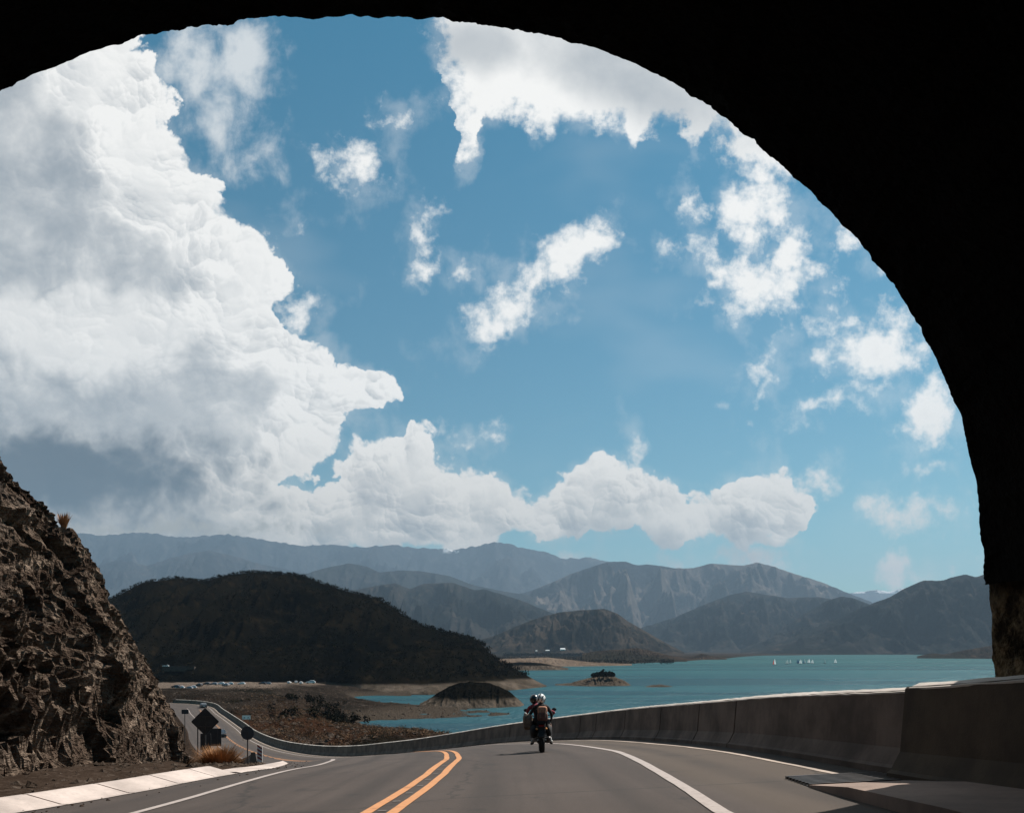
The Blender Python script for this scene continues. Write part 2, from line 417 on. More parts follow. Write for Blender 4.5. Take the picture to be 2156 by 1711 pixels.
# asphalt: aggregate, faint wheel tracks, stains with shapes of their own
def asphalt():
    m, q, b = base_mat('asphalt', .9, .25)
    p = pos(q); a = q.node('ShaderNodeAttribute', attribute_name='lane'); w = a.outputs['Fac']
    ag = q.noise(p, 55, 3, .7); big = q.noise(p, .30, 5, .6)
    x, y, z = q.xyz(p)
    long_ = q.noise(q.vec(q.mul(w, 2.2), q.mul(y, .06), 0.0), 1.0, 5, .6)
    c = q.mix(q.ramp(big, .3, .7), (.054, .042, .037), (.078, .062, .054))
    c = q.mix(q.mul(q.ramp(long_, .40, .68), .75), c, (.038, .031, .028))
    c = q.mix(q.ramp(ag, .35, .75, 0, .55), c, (.11, .09, .078))
    sh = q.ramp(w, 2.3, 2.8, 1, 0)                       # the shoulder is paler, sandier
    c = q.mix(q.mul(sh, .45), c, (.115, .088, .064))
    st = q.ramp(q.noise(p, 1.1, 4, .6), .62, .70)
    c = q.mix(q.mul(st, .5), c, (.03, .028, .028))
    tr = q.m('ABSOLUTE', q.sub(q.m('ABSOLUTE', q.sub(q.m('PINGPONG', q.sub(w, 2.7), 3.7), 1.85)), .85))
    c = q.mix(q.mul(q.ramp(tr, .45, .0), q.ramp(big, .35, .6, .15, .55)), c, (.034, .029, .027))
    # sealed cracks
    v = q.voro(q.vec(q.add(x, q.mul(q.noise(p, 2.0, 4), .8)), y, 0.0), .16, 0, .5, 'DISTANCE_TO_EDGE')
    c = q.mix(q.ramp(v, .0, .010, .55, 0), c, (.02, .02, .02))
    q.put(b.inputs['Base Color'], tone(q, c, 0.72))
    bump(q, b, q.noise(p, 90, 3, .7), .004)
    return m
M['asphalt'] = asphalt()
def paint(name, col):
    m, q, b = base_mat(name, .75, .3)
    p = pos(q)
    n = q.noise(p, 9, 6, .7); n2 = q.noise(p, 1.3, 4, .6)
    c = q.mix(q.ramp(n, .42, .8), col, tuple(v*.6 for v in col))
    c = q.mix(q.mul(q.ramp(n2, .6, .68), .5), c, tuple(v*.35 for v in col))
    q.put(b.inputs['Base Color'], tone(q, c, 0.7)); bump(q, b, n, .003)
    return m
M['line_white'] = paint('road_paint_white', (.46, .40, .37))
M['stud'] = paint('worn_grey_paint', (.22, .20, .19))
M['line_yellow'] = paint('road_paint_yellow', (.64, .30, .13))
M['gutter'] = concrete('gutter_concrete', (.34, .28, .235), .2)
M['sunlit_coping'] = concrete('sunlit_coping_mortar', (.42, .38, .34), .15)  # mortar cap, kept pale to paint in the sunlit barrier top

def cliffmat():
    m, q, b = base_mat('cliff_rock', .95, 0.0)
    p = pos(q); x, y, z = q.xyz(p)
    n1 = q.noise(p, .35, 6, .6); n2 = q.noise(p, 3.2, 8, .7)
    lay = q.noise(q.vec(q.mul(x, .8), q.mul(y, .5), q.mad(z, 3.2, q.mul(y, -1.0))), 1.0, 6, .65)
    c = q.mix(q.ramp(n1, .35, .65), (.050, .034, .026), (.155, .112, .085))
    c = q.mix(q.ramp(lay, .45, .7, 0, .7), c, (.40, .31, .24))
    c = q.mix(q.ramp(n2, .5, .72, 0, .85), c, (.022, .016, .013))
    sm = q.ramp(q.noise(p, .22, 3, .5), .58, .66)
    c = q.mix(q.mul(sm, .6), c, (.15, .12, .10))
    q.put(b.inputs['Base Color'], tone(q, c, 1.05))
    v = q.voro(q.vec(x, y, q.mul(z, 1.8)), 4.0, 3, .6)
    bump(q, b, q.add(q.noise(p, 5, 9, .7), q.mul(v, .9)), .32)
    return m
M['cliff'] = cliffmat()
M['dirt'] = rocky('roadside_dirt', [(.040, .028, .021), (.070, .050, .038), (.13, .10, .08)], .8, bmp=.04)
M['shore'] = rocky('shore_rubble', [(.040, .032, .025), (.075, .060, .046), (.17, .14, .11)], .06, bmp=.8, bscale=.5, patch=(.012, (.050, .024, .014)))
M['plateau'] = rocky('sandy_flat', [(.13, .105, .085), (.20, .165, .135), (.27, .22, .18)], .03, bmp=.2, bscale=.3)
M['stone'] = rocky('loose_stone', [(.06, .044, .034), (.11, .085, .068), (.20, .165, .135)], 2.0, bmp=.02)

# ------------------------------------------------------------------ the road: a ruled, banked surface along the lake-side barrier
PT = np.array([(4.9,-60,.6),(5.0,-20,-.35),(5.05,0,-.93),(5.1,6,-1.30),(5.15,10.9,-1.70),(5.09,15.9,-2.05),(5.07,21.5,-2.54),(4.2,30.5,-3.39),(2.8,38.3,-4.28),(-.44,50,-5.78),(-7.9,68,-8.65),(-13,80,-10.42),(-17.8,90,-11.9),(-24.6,103,-13.45),(-36,126,-15.4),(-51,160,-17.3),(-61.5,185,-18.0),(-80.6,225,-17.9),(-95,255,-18),(-106,267,-18),(-125,275,-18),(-160,280,-18)], float)
def catmull(Pn, n=40):
    out = []; Q = np.vstack([2*Pn[0]-Pn[1], Pn, 2*Pn[-1]-Pn[-2]])
    for i in range(1, len(Q)-2):
        p0, p1, p2, p3 = Q[i-1:i+3]
        d = [max(np.linalg.norm(b-a), 1e-6)**.5 for a, b in ((p0, p1), (p1, p2), (p2, p3))]
        t0 = 0; t1 = d[0]; t2 = t1+d[1]; t3 = t2+d[2]
        for t in np.linspace(t1, t2, n, endpoint=False):
            A1 = (t1-t)/(t1-t0)*p0+(t-t0)/(t1-t0)*p1; A2 = (t2-t)/(t2-t1)*p1+(t-t1)/(t2-t1)*p2; A3 = (t3-t)/(t3-t2)*p2+(t-t2)/(t3-t2)*p3
            B1 = (t2-t)/(t2-t0)*A1+(t-t0)/(t2-t0)*A2; B2 = (t3-t)/(t3-t1)*A2+(t-t1)/(t3-t1)*A3
            out.append((t2-t)/(t2-t1)*B1+(t-t1)/(t2-t1)*B2)
    out.append(Pn[-1]); return np.array(out)
_C = catmull(PT); _s = np.r_[0, np.cumsum(np.linalg.norm(np.diff(_C[:, :2], axis=0), axis=1))]
_S = np.arange(0, _s[-1], 1.0)
C = np.stack([np.interp(_S, _s, _C[:, k]) for k in range(3)], 1)
_k = np.hanning(9); _k /= _k.sum()
for j in range(3): C[4:-4, j] = np.convolve(C[:, j], _k, 'valid')
T = np.gradient(C[:, :2], axis=0); T /= np.linalg.norm(T, axis=1)[:, None]
NN = np.stack([-T[:, 1], T[:, 0]], 1)
BANK = np.interp(C[:, 1], [-60, 0, 20, 50, 100, 126, 300], [.03, .05, .05, .06, .03, 0, 0])
NI = len(C)-1
def surf(i, w):
    """station i (metres along), offset w (metres left of the barrier foot)"""
    i = np.atleast_1d(np.asarray(i, float)); w = np.broadcast_to(np.asarray(w, float), i.shape)
    i0 = np.clip(np.floor(i).astype(int), 0, NI-1); f = (i-i0)[:, None]
    c = C[i0]*(1-f)+C[i0+1]*f; n = NN[i0]*(1-f)+NN[i0+1]*f
    b = BANK[i0]*(1-f[:, 0])+BANK[i0+1]*f[:, 0]
    return np.stack([c[:, 0]+n[:, 0]*w, c[:, 1]+n[:, 1]*w, c[:, 2]-b*w], 1)
def sp(i, w, dz=0.0):
    v = surf([i], w)[0]; return Vector((v[0], v[1], v[2]+dz))
def wcurve(pts):
    xs, ys = zip(*pts); return lambda i: np.interp(i, xs, ys)
W_WHITE = wcurve([(0,2.9),(68,3.05),(71,2.85),(75,2.65),(80,2.5),(95,2.5),(130,2.2),(165,1.75),(400,1.9)])
W_YEL = wcurve([(0,6.7),(70,6.68),(75,6.52),(84,6.65),(110,6.5),(150,5.6),(180,5.05),(400,5.0)])
W_LEFT = wcurve([(0,10.4),(76,10.2),(84,10.4),(89,10.6),(94,11.0),(130,10.2),(180,8.2),(400,8.0)])
W_EDGE = wcurve([(0,12.8),(68,12.8),(71,12.6),(73,12.1),(75,11.7),(78,11.45),(82,11.5),(88,12.0),(92,12.6),(98,13.6),(106,14.4),(160,14.4),(200,12.0),(400,12.0)])
def strip(i0, i1, step, fw0, fw1, nw, dz, name, mat, jitter=0.0, attr=True):
    I = np.arange(i0, i1+1e-6, step); U = np.linspace(0, 1, nw)
    w0 = fw0(I) if callable(fw0) else np.full(len(I), float(fw0)); w1 = fw1(I) if callable(fw1) else np.full(len(I), float(fw1))
    if jitter:
        q = np.stack([I*1.7, I*0, I*0], 1)
        w0 = w0+vnoise(q, 3)*jitter; w1 = w1+vnoise(q, 9)*jitter
    Wm = w0[:, None]*(1-U)+w1[:, None]*U
    Im = np.repeat(I[:, None], nw, 1)
    V = surf(Im.ravel(), Wm.ravel()); V[:, 2] += dz
    return fast_mesh(name, V, gridq(len(I), nw, flip=False), mat, smooth=True, attrs={'lane': Wm.ravel()} if attr else None)
road = strip(0, NI-1, .5, -.3, W_EDGE, 50, 0, 'road', M['asphalt']); tag(road, kind='structure')
strip(0, NI-1, .5, wcurve([(0,.50),(76,.50),(84,.62),(100,.66)]), wcurve([(0,.60),(76,.61),(84,.76),(100,.82)]), 3, .008, 'gutter_strip', M['gutter'], .02)['kind'] = 'structure'
def line(name, fw, off, width, mat, i0, i1, dz=.010, step=.5):
    o = strip(i0, i1, step, lambda I: fw(I)+off-width/2, lambda I: fw(I)+off+width/2, 2, dz, name, mat, .006, attr=False)
    o['kind'] = 'structure'; return o
line('road_marking', W_WHITE, 0, .16, M['line_white'], 20, 345)
line('road_marking', W_YEL, .165, .14, M['line_yellow'], 20, 170)
line('road_marking', W_YEL, -.165, .14, M['line_yellow'], 20, 170)
line('road_marking', W_YEL, -.12, .10, M['line_yellow'], 170, 320)
for k in range(38):
    line('road_marking', W_YEL, .12, .12, M['line_yellow'], 172+4*k, 174+4*k)
line('road_marking', W_LEFT, 0, .15, M['line_white'], 20, 330)
# short pale bars between the two yellow lines
for k in range(24):
    line('road_marking', W_YEL, 0, .10, M['stud'], 64+1.1*k, 64.07+1.1*k, .012, .07)

# ------------------------------------------------------------------ lake-side barrier: jersey profile with joints
def jersey(name, i0, i1, mat, H=1.15, shift=0.0, joints=(), side=1, ends=(0, 0), wobble=.006, step=.4, base=-1.2):
    prof = [(0, base), (0, .09), (-.05, .13), (-.17, .36), (-.235, H-.03), (-.26, H), (-.44, H), (-.465, H-.03), (-.55, base)]
    I = list(np.arange(i0, i1, step))+[i1]
    for jt in joints: I += [jt-.034, jt-.030, jt+.030, jt+.034]
    I = np.array(sorted(I)); inj = np.zeros(len(I), bool)
    for jt in joints: inj |= np.abs(I-jt) < .032
    V = []
    hn = vnoise(np.stack([I*.9, I*0, I*0], 1), 5)*wobble + np.where(inj, -.03, 0)
    for n_, (w, z) in enumerate(prof):
        ww = shift+side*(w+np.where(inj & (n_ < 6), -.07, 0.0))
        p = surf(I, ww); p[:, 2] = surf(I, shift*1.0)[:, 2]+z+(hn if z > .5 else 0)
        V.append(p)
    V = np.stack(V, 1).reshape(-1, 3); k = len(prof)
    Q = [tuple(q) for q in gridq(len(I), k, flip=side > 0)]
    Q.append(tuple(range(k)) if side < 0 else tuple(range(k))[::-1]); Q.append(tuple((len(I)-1)*k+j for j in range(k)))
    return mk(name, V, Q, mat)
jt = [79.2, 82.5, 86.5, 91.0, 95.2, 97.6] + [97.6+4.2*k for k in range(1, 62)]
b1 = jersey('concrete_barrier', 70.38, 362, M['barrier'], joints=jt)
tag(b1, 'long weathered concrete barrier curving left along the lake side of the road', 'barrier')
b2 = jersey('concrete_barrier', 30, 70.35, M['barrier_shade'], shift=.34, H=1.19)
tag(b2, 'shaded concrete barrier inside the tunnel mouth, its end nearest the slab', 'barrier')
b3 = jersey('concrete_barrier', 108, 250, M['barrier'], H=.82, shift=14.5, side=-1, joints=[112.5+4.2*k for k in range(30)])
def sunlit_coping(parent, i0, i1, H, shift, side):
    I = np.arange(i0, i1, .25); V = []
    e1 = vnoise(np.stack([I*2.3, I*0, I*0], 1), 3)*.012; e2 = vnoise(np.stack([I*5.1, I*0+4, I*0], 1), 4)*.007
    for w, z in [(-.232, H-.045), (-.228, H-.022), (-.37, H+.042), (-.45, H-.03)]:
        p = surf(I, shift+side*(w+(e1*.5 if w > -.3 else 0))); p[:, 2] = surf(I, shift)[:, 2]+z+e2; V.append(p)
    V = np.stack(V, 1).reshape(-1, 3)
    o = mk('sunlit_coping', V, [tuple(q) for q in gridq(len(I), 4, flip=side > 0)]+[(0,1,2,3), tuple((len(I)-1)*4+j for j in range(4))[::-1]], M['sunlit_coping'])
    o.parent = parent
sunlit_coping(b1, 70.42, 361, 1.15, 0, 1); sunlit_coping(b2, 66.5, 70.33, 1.19, .34, 1)
tag(b3, 'short grey concrete barrier behind the dry grass on the inner side of the bend', 'barrier')

# ------------------------------------------------------------------ drain slab and grate by the tunnel barrier
dr = empty('drain_cover', sp(69.2, .9), 0, 'raised concrete drain slab with a slatted steel grate beside the tunnel barrier', 'drain')
def lay(pts, zt, zb):
    """prism over road-surface corners (i, w)"""
    T_ = [sp(i, w, zt)-dr.location for i, w in pts]; B_ = [sp(i, w, zb)-dr.location for i, w in pts]
    n = len(pts); return T_+B_, [tuple(range(n)), tuple(range(2*n-1, n-1, -1))]+[(k, n+k, n+(k+1) % n, (k+1) % n) for k in range(n)]
V_, F_ = [], []
rows = [(58, .14, 1.62, .15), (66.5, .14, 1.60, .14), (68.6, .14, 1.55, .12), (69.9, .13, 1.50, .03)]
for i_, wa, wb, zt in rows:
    V_ += [sp(i_, wa, zt)-dr.location, sp(i_, wb, zt)-dr.location, sp(i_, wb, -.3)-dr.location, sp(i_, wa, -.3)-dr.location]
F_ = [(4*a+k, 4*a+4+k, 4*a+4+(k+1) % 4, 4*a+(k+1) % 4) for a in range(3) for k in range(4)]+[(0,1,2,3), (15,14,13,12)]
mk('slab', V_, F_, M['slab'], dr)
mb = MB()
for k in range(8):
    i_ = 69.95+.155*k
    V_, F_ = lay([(i_, .14), (i_, 1.47-.012*k), (i_+.07, 1.47-.012*k), (i_+.07, .14)], .04, -.01); mb.add(V_, F_)
mb.build('grate', M['steel'], dr)
V_, F_ = lay([(69.93, .14), (69.93, 1.49), (71.2, 1.34), (71.2, .16)], .012, -.01)
mk('pit_shade_sheet', V_, F_, M['black'], dr)  # flat black sheet painted in for the shade below the grate

# ------------------------------------------------------------------ left kerb apron with sloping face
def kerb():
    I = []; ins = []
    e = 64.0
    js = [65.0+1.55*k for k in range(9)]
    I = list(np.arange(40, 78.6, .25)); 
    for j_ in js: I += [j_-.022, j_-.018, j_+.018, j_+.022]
    I = np.array(sorted(I)); inj = np.zeros(len(I), bool)
    for j_ in js: inj |= np.abs(I-j_) < .02
    V = []
    rough_ = vnoise(np.stack([I*3, I*0, I*0], 1), 8)*.015
    for w, z in [(-.10, .012), (.02, .02), (.55, .20), (.62, .205), (.64, -.4), (-.1, -.4)]:
        p = surf(I, W_EDGE(I)+w-(rough_ if w < 0 else 0)); p[:, 2] += z+np.where(inj & (z > .015), -.03, 0)+(rough_ if z > .3 else 0); V.append(p)
    V = np.stack(V, 1).reshape(-1, 3)
    Q = [tuple(q) for q in gridq(len(I), 6, flip=False)]
    Q += [tuple((len(I)-1)*6+j for j in range(6))[::-1]]
    return mk('kerb', V, Q, M['kerb'])
tag(kerb(), 'pale sloping concrete kerb with joints below the rock face', 'kerb')
I_ = np.arange(78.62, 91.6, .3); tt = (I_-78.6)/13
V = []
for w, z in [(-.12, .012), (.0, .04), (.75, .09), (.8, -.2), (-.12, -.2)]:
    q = surf(I_, W_EDGE(I_)+w*(1-tt*.93)+.02*RNG.standard_normal(len(I_))*(w < 0)); q[:, 2] += z; V.append(q)
V = np.stack(V, 1).reshape(-1, 3)
kt = mk('kerb', V, [tuple(q) for q in gridq(len(I_), 5)]+[(0,1,2,3,4), tuple((len(I_)-1)*5+j for j in range(5))[::-1]], M['kerb'])
tag(kt, 'flat pointed concrete kerb end beyond the sloping kerb', 'kerb')

# ------------------------------------------------------------------ roadside ground on the left (verge)
def verge():
    I = np.arange(30, 300, .5); U = np.r_[0, np.geomspace(.15, 45, 60)]
    Im = np.repeat(I[:, None], len(U), 1); Wm = (W_EDGE(I)-.15)[:, None]+U*np.interp(I, [30, 120, 170, 300], [1, 1, .35, .2])[:, None]
    near = np.clip((92-Im)/12, 0, 1)
    P_ = surf(Im.ravel(), Wm.ravel())
    zr = np.interp(U, [0, 1.1, 3, 45], [-.10, .18, .36, .9])[None]*near + np.interp(U, [0, 1.5, 4, 45], [-.05, -.02, -.3, -2])[None]*(1-near)
    nz = fbm(P_*1.2, 5, .55, 2).reshape(zr.shape)*.12*np.clip((U[None]-1.2)/.8, 0, 1)
    P_[:, 2] += (zr+nz).ravel()
    # far behind the inner barrier the ground falls away with the road
    return fast_mesh('verge', P_, gridq(len(I), len(U)), M['dirt'])
tag(verge(), kind='structure')

# ------------------------------------------------------------------ rock face on the left
FOOT = np.array([(-9.0,-4),(-9.05,6),(-9.3,12),(-9.75,17),(-10.3,22),(-10.9,26),(-11.5,28.6),(-13.2,30.6),(-17,33),(-26,37),(-60,46)], float)
def seg_dist(x, y):
    d = np.full(x.shape, 1e9); ny = np.zeros(x.shape)
    for a, b in zip(FOOT[:-1], FOOT[1:]):
        ab = b-a; t = np.clip(((x-a[0])*ab[0]+(y-a[1])*ab[1])/(ab@ab), 0, 1)
        qx = a[0]+ab[0]*t; qy = a[1]+ab[1]*t; dd = np.hypot(x-qx, y-qy)
        cr = ab[0]*(y-a[1])-ab[1]*(x-a[0])
        m = dd < d; d = np.where(m, dd, d); ny = np.where(m, np.where(cr > 0, 1, -1), ny)
    return d*ny
def cliff():
    xs = np.r_[-60, -50, -42, -36, -32, -29, -27, np.arange(-25.5, -8.6, .058)]
    ys = np.r_[-4, 0, 3, 5, 7, 8.5, np.arange(9.5, 35.5, .060), 36.5, 38, 40, 43, 47]
    XX, YY = np.meshgrid(xs, ys, indexing='ij')
    d = seg_dist(XX.ravel(), YY.ravel())
    zf = np.interp(YY.ravel(), [-4, 8, 12, 17, 22, 27, 31, 47], [-1.2, -1.75, -2.15, -2.6, -3.15, -3.9, -4.4, -6.2])
    dd = np.clip(d, -1, None)
    z = zf + np.interp(dd, [-1, -.3, 0, .5, 1.3, 2.6, 3.4, 4.8, 5.8, 6.8, 10, 14, 45], [-1.6, -.7, -.2, 1.7, 3.5, 6.0, 7.3, 8.5, 9.2, 9.7, 10.8, 12.3, 22])
    Pn = np.stack([XX.ravel(), YY.ravel(), z], 1)
    q = Pn.copy(); q[:, 2] = q[:, 2]+q[:, 1]*.28           # tilted strata
    wob = np.stack([fbm(Pn*.5, 3, .5, 31), fbm(Pn*.5+9, 3, .5, 32), fbm(Pn*.5-7, 3, .5, 33)], 1)
    q = q+wob*.45
    big = facets(q*np.array([.50, .42, .62]), 3, .9)
    mid = facets(q*np.array([1.2, .9, 2.6])+5, 5, 1.0)
    sml = facets(q*np.array([3.0, 2.2, 7.5])+9, 8, 1.0)
    tny = facets(q*np.array([8.0, 7.0, 14.0])+2, 12, 1.0)
    lf = fbm(Pn*.22, 3, .5, 40)
    loose = np.clip(.5+1.2*fbm(Pn*.3+4, 3, .5, 44), .25, 1)
    disp = lf*.35+big*.27+mid*.20*loose+sml*.13*loose+tny*.05
    k = np.clip((d+.6)/1.2, 0, 1)
    nrm = np.array([.86, -.06, .46])
    Pn = Pn+nrm*(disp*k)[:, None]
    nx, ny_ = XX.shape
    return fast_mesh('cliff', Pn, gridq(nx, ny_), M['cliff'], smooth=False)
CL = cliff(); tag(CL, kind='structure')
_cv = np.array([v.co for v in CL.data.vertices]); _px = CX+F*_cv[:, 0]/np.maximum(_cv[:, 1], 1); _py = HY-F*_cv[:, 2]/np.maximum(_cv[:, 1], 1)
_m = np.where((np.abs(_px-133) < 3) & (_cv[:, 1] > 9))[0]; RIDGE_PT = _cv[_m[np.argmin(_py[_m])]]

# ------------------------------------------------------------------ tunnel: vault, lower wall, portal
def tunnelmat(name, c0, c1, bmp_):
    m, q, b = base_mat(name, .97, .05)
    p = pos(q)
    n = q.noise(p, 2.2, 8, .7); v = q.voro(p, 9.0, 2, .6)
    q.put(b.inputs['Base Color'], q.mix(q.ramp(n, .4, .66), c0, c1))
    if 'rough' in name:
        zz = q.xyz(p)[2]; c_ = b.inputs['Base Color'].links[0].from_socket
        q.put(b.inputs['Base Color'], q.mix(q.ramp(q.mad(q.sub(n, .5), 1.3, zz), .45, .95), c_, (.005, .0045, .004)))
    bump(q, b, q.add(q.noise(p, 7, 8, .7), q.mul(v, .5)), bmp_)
    return m
M['vault'] = tunnelmat('black_shotcrete', (.0035, .0033, .003), (.006, .0055, .005), .1)  # near-black throughout, only slightly mottled
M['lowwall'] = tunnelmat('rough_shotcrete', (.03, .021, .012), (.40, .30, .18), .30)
M['portal'] = tunnelmat('portal_rock', (.03, .026, .022), (.07, .06, .05), .15)
TCX, TCZ, TR, TY = -2.1, -.05, 8.1, 9.85
tun = empty('tunnel', (TCX, TY, -1.8), 0, 'dark rough tunnel arch framing the lake and sky', 'tunnel')
_AP = [(2072,1240),(2071,1200),(2064,1080),(2045,960),(2003,830),(1935,685),(1850,560),(1705,405),(1520,245),(1380,155),(1250,100),(1120,66),(1010,50),(900,42),(790,38),(693,36)]
_AP = _AP+[(620,36),(500,46),(400,59),(290,77),(250,89),(150,124),(60,160),(0,191),(-90,250),(-200,340),(-330,480),(-430,640),(-520,830),(-580,1000),(-610,1200),(-612,1240)]
LEAN = .35                                   # the portal leans back with height
def arch_radius(a):
    """radius of the three-centred arch at angle a about (TCX, TCZ)"""
    q = []
    for x, y in _AP:
        c_ = (HY-y)/F; yp = TY/(1+LEAN*c_); q.append((pX(x, yp)-TCX, pZ(y, yp)-TCZ))
    q = np.array(q); th = np.arctan2(q[:, 1], q[:, 0]); r = np.hypot(q[:, 0], q[:, 1])
    th = np.where(th < -1.5, th+2*math.pi, th); k = np.argsort(th)
    v = np.interp(a, th[k], r[k]); kk = np.hanning(23); kk /= kk.sum()
    return np.convolve(np.pad(v, 11, 'edge'), kk, 'valid')
def vault():
    n = 900; ys = np.r_[TY, TY-.05, TY-.15, TY-.3, TY-.6, TY-1.0, TY-1.8, TY-3, np.linspace(TY-5, -70, 24)]
    a = np.linspace(math.asin((.79-TCZ)/8.0), math.pi-.02, n); AR = arch_radius(a)
    V = []
    for y in ys:
        pn = np.stack([TCX+TR*np.cos(a)*1.0, np.full(n, y), TCZ+TR*np.sin(a)], 1)
        yl = (TCZ+AR*np.sin(a))*LEAN*np.clip((y+12)/22, 0, 1)
        dis = fbm(pn*np.array([1.1, .8, 1.1]), 5, .62, 50)*.07+fbm(pn*9.0, 3, .65, 52)*.022*(1+1.2*fbm(pn*.6, 2, .5, 57))
        bend = 0 if y > -15 else (y+15)**2*.006
        rr = AR+dis
        V.append(np.stack([TCX-bend+rr*np.cos(a), pn[:, 1]-yl, TCZ+rr*np.sin(a)], 1))
    for y, r_ in ((-70, 14.), (TY-.02, 14.)):
        V.append(np.stack([TCX-(43*.006*43 if y < 0 else 0)+r_*np.cos(a), np.full(n, y)-(0 if y < 0 else 1)*LEAN*r_*np.sin(a), TCZ+r_*np.sin(a)], 1))
    V.append(V[0].copy())
    V = np.concatenate(V)-np.array(tun.location)
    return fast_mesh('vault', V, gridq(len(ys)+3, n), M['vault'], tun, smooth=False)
vault()
def lowwall():
    zs = np.r_[np.linspace(-2.4, .80, 90)]; ys = np.r_[TY-.12, TY-.125, np.linspace(TY-.2, TY-4, 110), np.linspace(TY-4.4, -60, 30)]
    ZZ, YY = np.meshgrid(zs, ys, indexing='ij')
    x = np.interp(ZZ, [-2.4, -.4, 1.1], [5.86, 5.80, 5.73])
    pn = np.stack([x.ravel(), YY.ravel(), ZZ.ravel()], 1)
    dis = fbm(pn*np.array([3, 3, 3]), 6, .62, 60)*.05
    bend = np.where(pn[:, 1] < -15, (pn[:, 1]+15)**2*.006, 0)
    pn[:, 0] -= dis+bend
    pn[YY.ravel() > TY-.122, 0] += 5.0
    V = pn-np.array(tun.location)
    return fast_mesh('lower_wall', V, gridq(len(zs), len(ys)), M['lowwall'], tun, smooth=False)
lowwall()
# left lower wall, out of frame, and an added unseen cap that blocks light from behind
V = []; 
mk('side_wall', [(x-tun.location[0], y-tun.location[1], z-tun.location[2]) for x, y, z in [(-10.25,TY-.1,-4),(-10.25,-16,-4),(-10.25,-16,1.5),(-10.25,TY-.1,1.5),(-18,TY-.1,-4),(-18,TY-.1,1.5)]], [(0,1,2,3),(0,3,5,4)], M['vault'], tun)
mk('light_stop', [(x-tun.location[0], y-tun.location[1], z-tun.location[2]) for x, y, z in [(-40,-65,-4),(12,-65,-4),(12,-65,14),(-40,-65,14)]], [(0,1,2,3)], M['vault'], tun)
# rock mass above and beside the portal
def portal_rock():
    n = 90; a = np.linspace(-.12, math.pi+.12, n); rs = np.array([14.2, 14.0, 13.0, 11.0, 9.4, 8.55])
    ys = np.array([-72, 7.5, 9.2, 9.95, 10.1, 10.12])
    V = []
    for r_, y in zip(rs, ys):
        V.append(np.stack([TCX+r_*np.cos(a), np.full(n, y)-(y > 0)*LEAN*(TCZ+r_*np.sin(a))+fbm(np.stack([np.cos(a)*r_, a*0, np.sin(a)*r_], 1)*.5, 4, .55, 70)*.25*(r_ > 9), TCZ+r_*np.sin(a)], 1))
    return fast_mesh('portal_face', np.concatenate(V)-np.array(tun.location), gridq(6, n, True), M['portal'], tun, smooth=False)
portal_rock()

# ------------------------------------------------------------------ water and far ground
WZ = -28.0
def watermat():
    m, q, b = base_mat('lake_water', .35, .16)
    p = pos(q); x, y, z = q.xyz(p)
    band = q.noise(q.vec(q.mul(x, .0010), q.mul(y, .0080), 0.0), 1.0, 6, .58, 2.0, .5)
    far = q.ramp(y, 250.0, 2200.0)
    c = q.mix(far, (.006, .032, .046), (.0085, .040, .042))
    c = q.mix(q.ramp(band, .40, .62), c, q.mix(far, (.011, .052, .064), (.0145, .060, .060)))
    d = q.node('ShaderNodeBsdfDiffuse'); q.put(d.inputs[0], c)
    r = q.noise(p, .35, 6, .6); r2 = q.noise(q.vec(x, q.mul(y, 1.5), 4.0), .03, 4, .6)
    bn = q.node('ShaderNodeBump'); bn.inputs['Strength'].default_value = 1.0; bn.inputs['Distance'].default_value = 1.4; q.put(bn.inputs['Height'], q.add(r, q.mul(r2, 3.0)))
    gl = q.node('ShaderNodeBsdfGlossy'); gl.inputs['Roughness'].default_value = .25; q.put(gl.inputs['Color'], (.75, .95, 1.0, 1)); q.nt.links.new(bn.outputs[0], gl.inputs['Normal']); q.nt.links.new(bn.outputs[0], d.inputs['Normal'])
    x_ = q.node('ShaderNodeMixShader'); x_.inputs[0].default_value = .10
    q.nt.links.new(d.outputs[0], x_.inputs[1]); q.nt.links.new(gl.outputs[0], x_.inputs[2]); q.nt.links.new(x_.outputs[0], q.nt.nodes['Material Output'].inputs[0])
    return m
M['water'] = watermat()
mk('water', [(-9000, 60, WZ), (9000, 60, WZ), (9000, 14000, WZ), (-9000, 14000, WZ)], [(0,1,2,3)], M['water'])['kind'] = 'structure'
mk('ground', [(-60000, -200, -60), (60000, -200, -60), (60000, 60000, -60), (-60000, 60000, -60)], [(0,1,2,3)], M['shore'])['kind'] = 'structure'


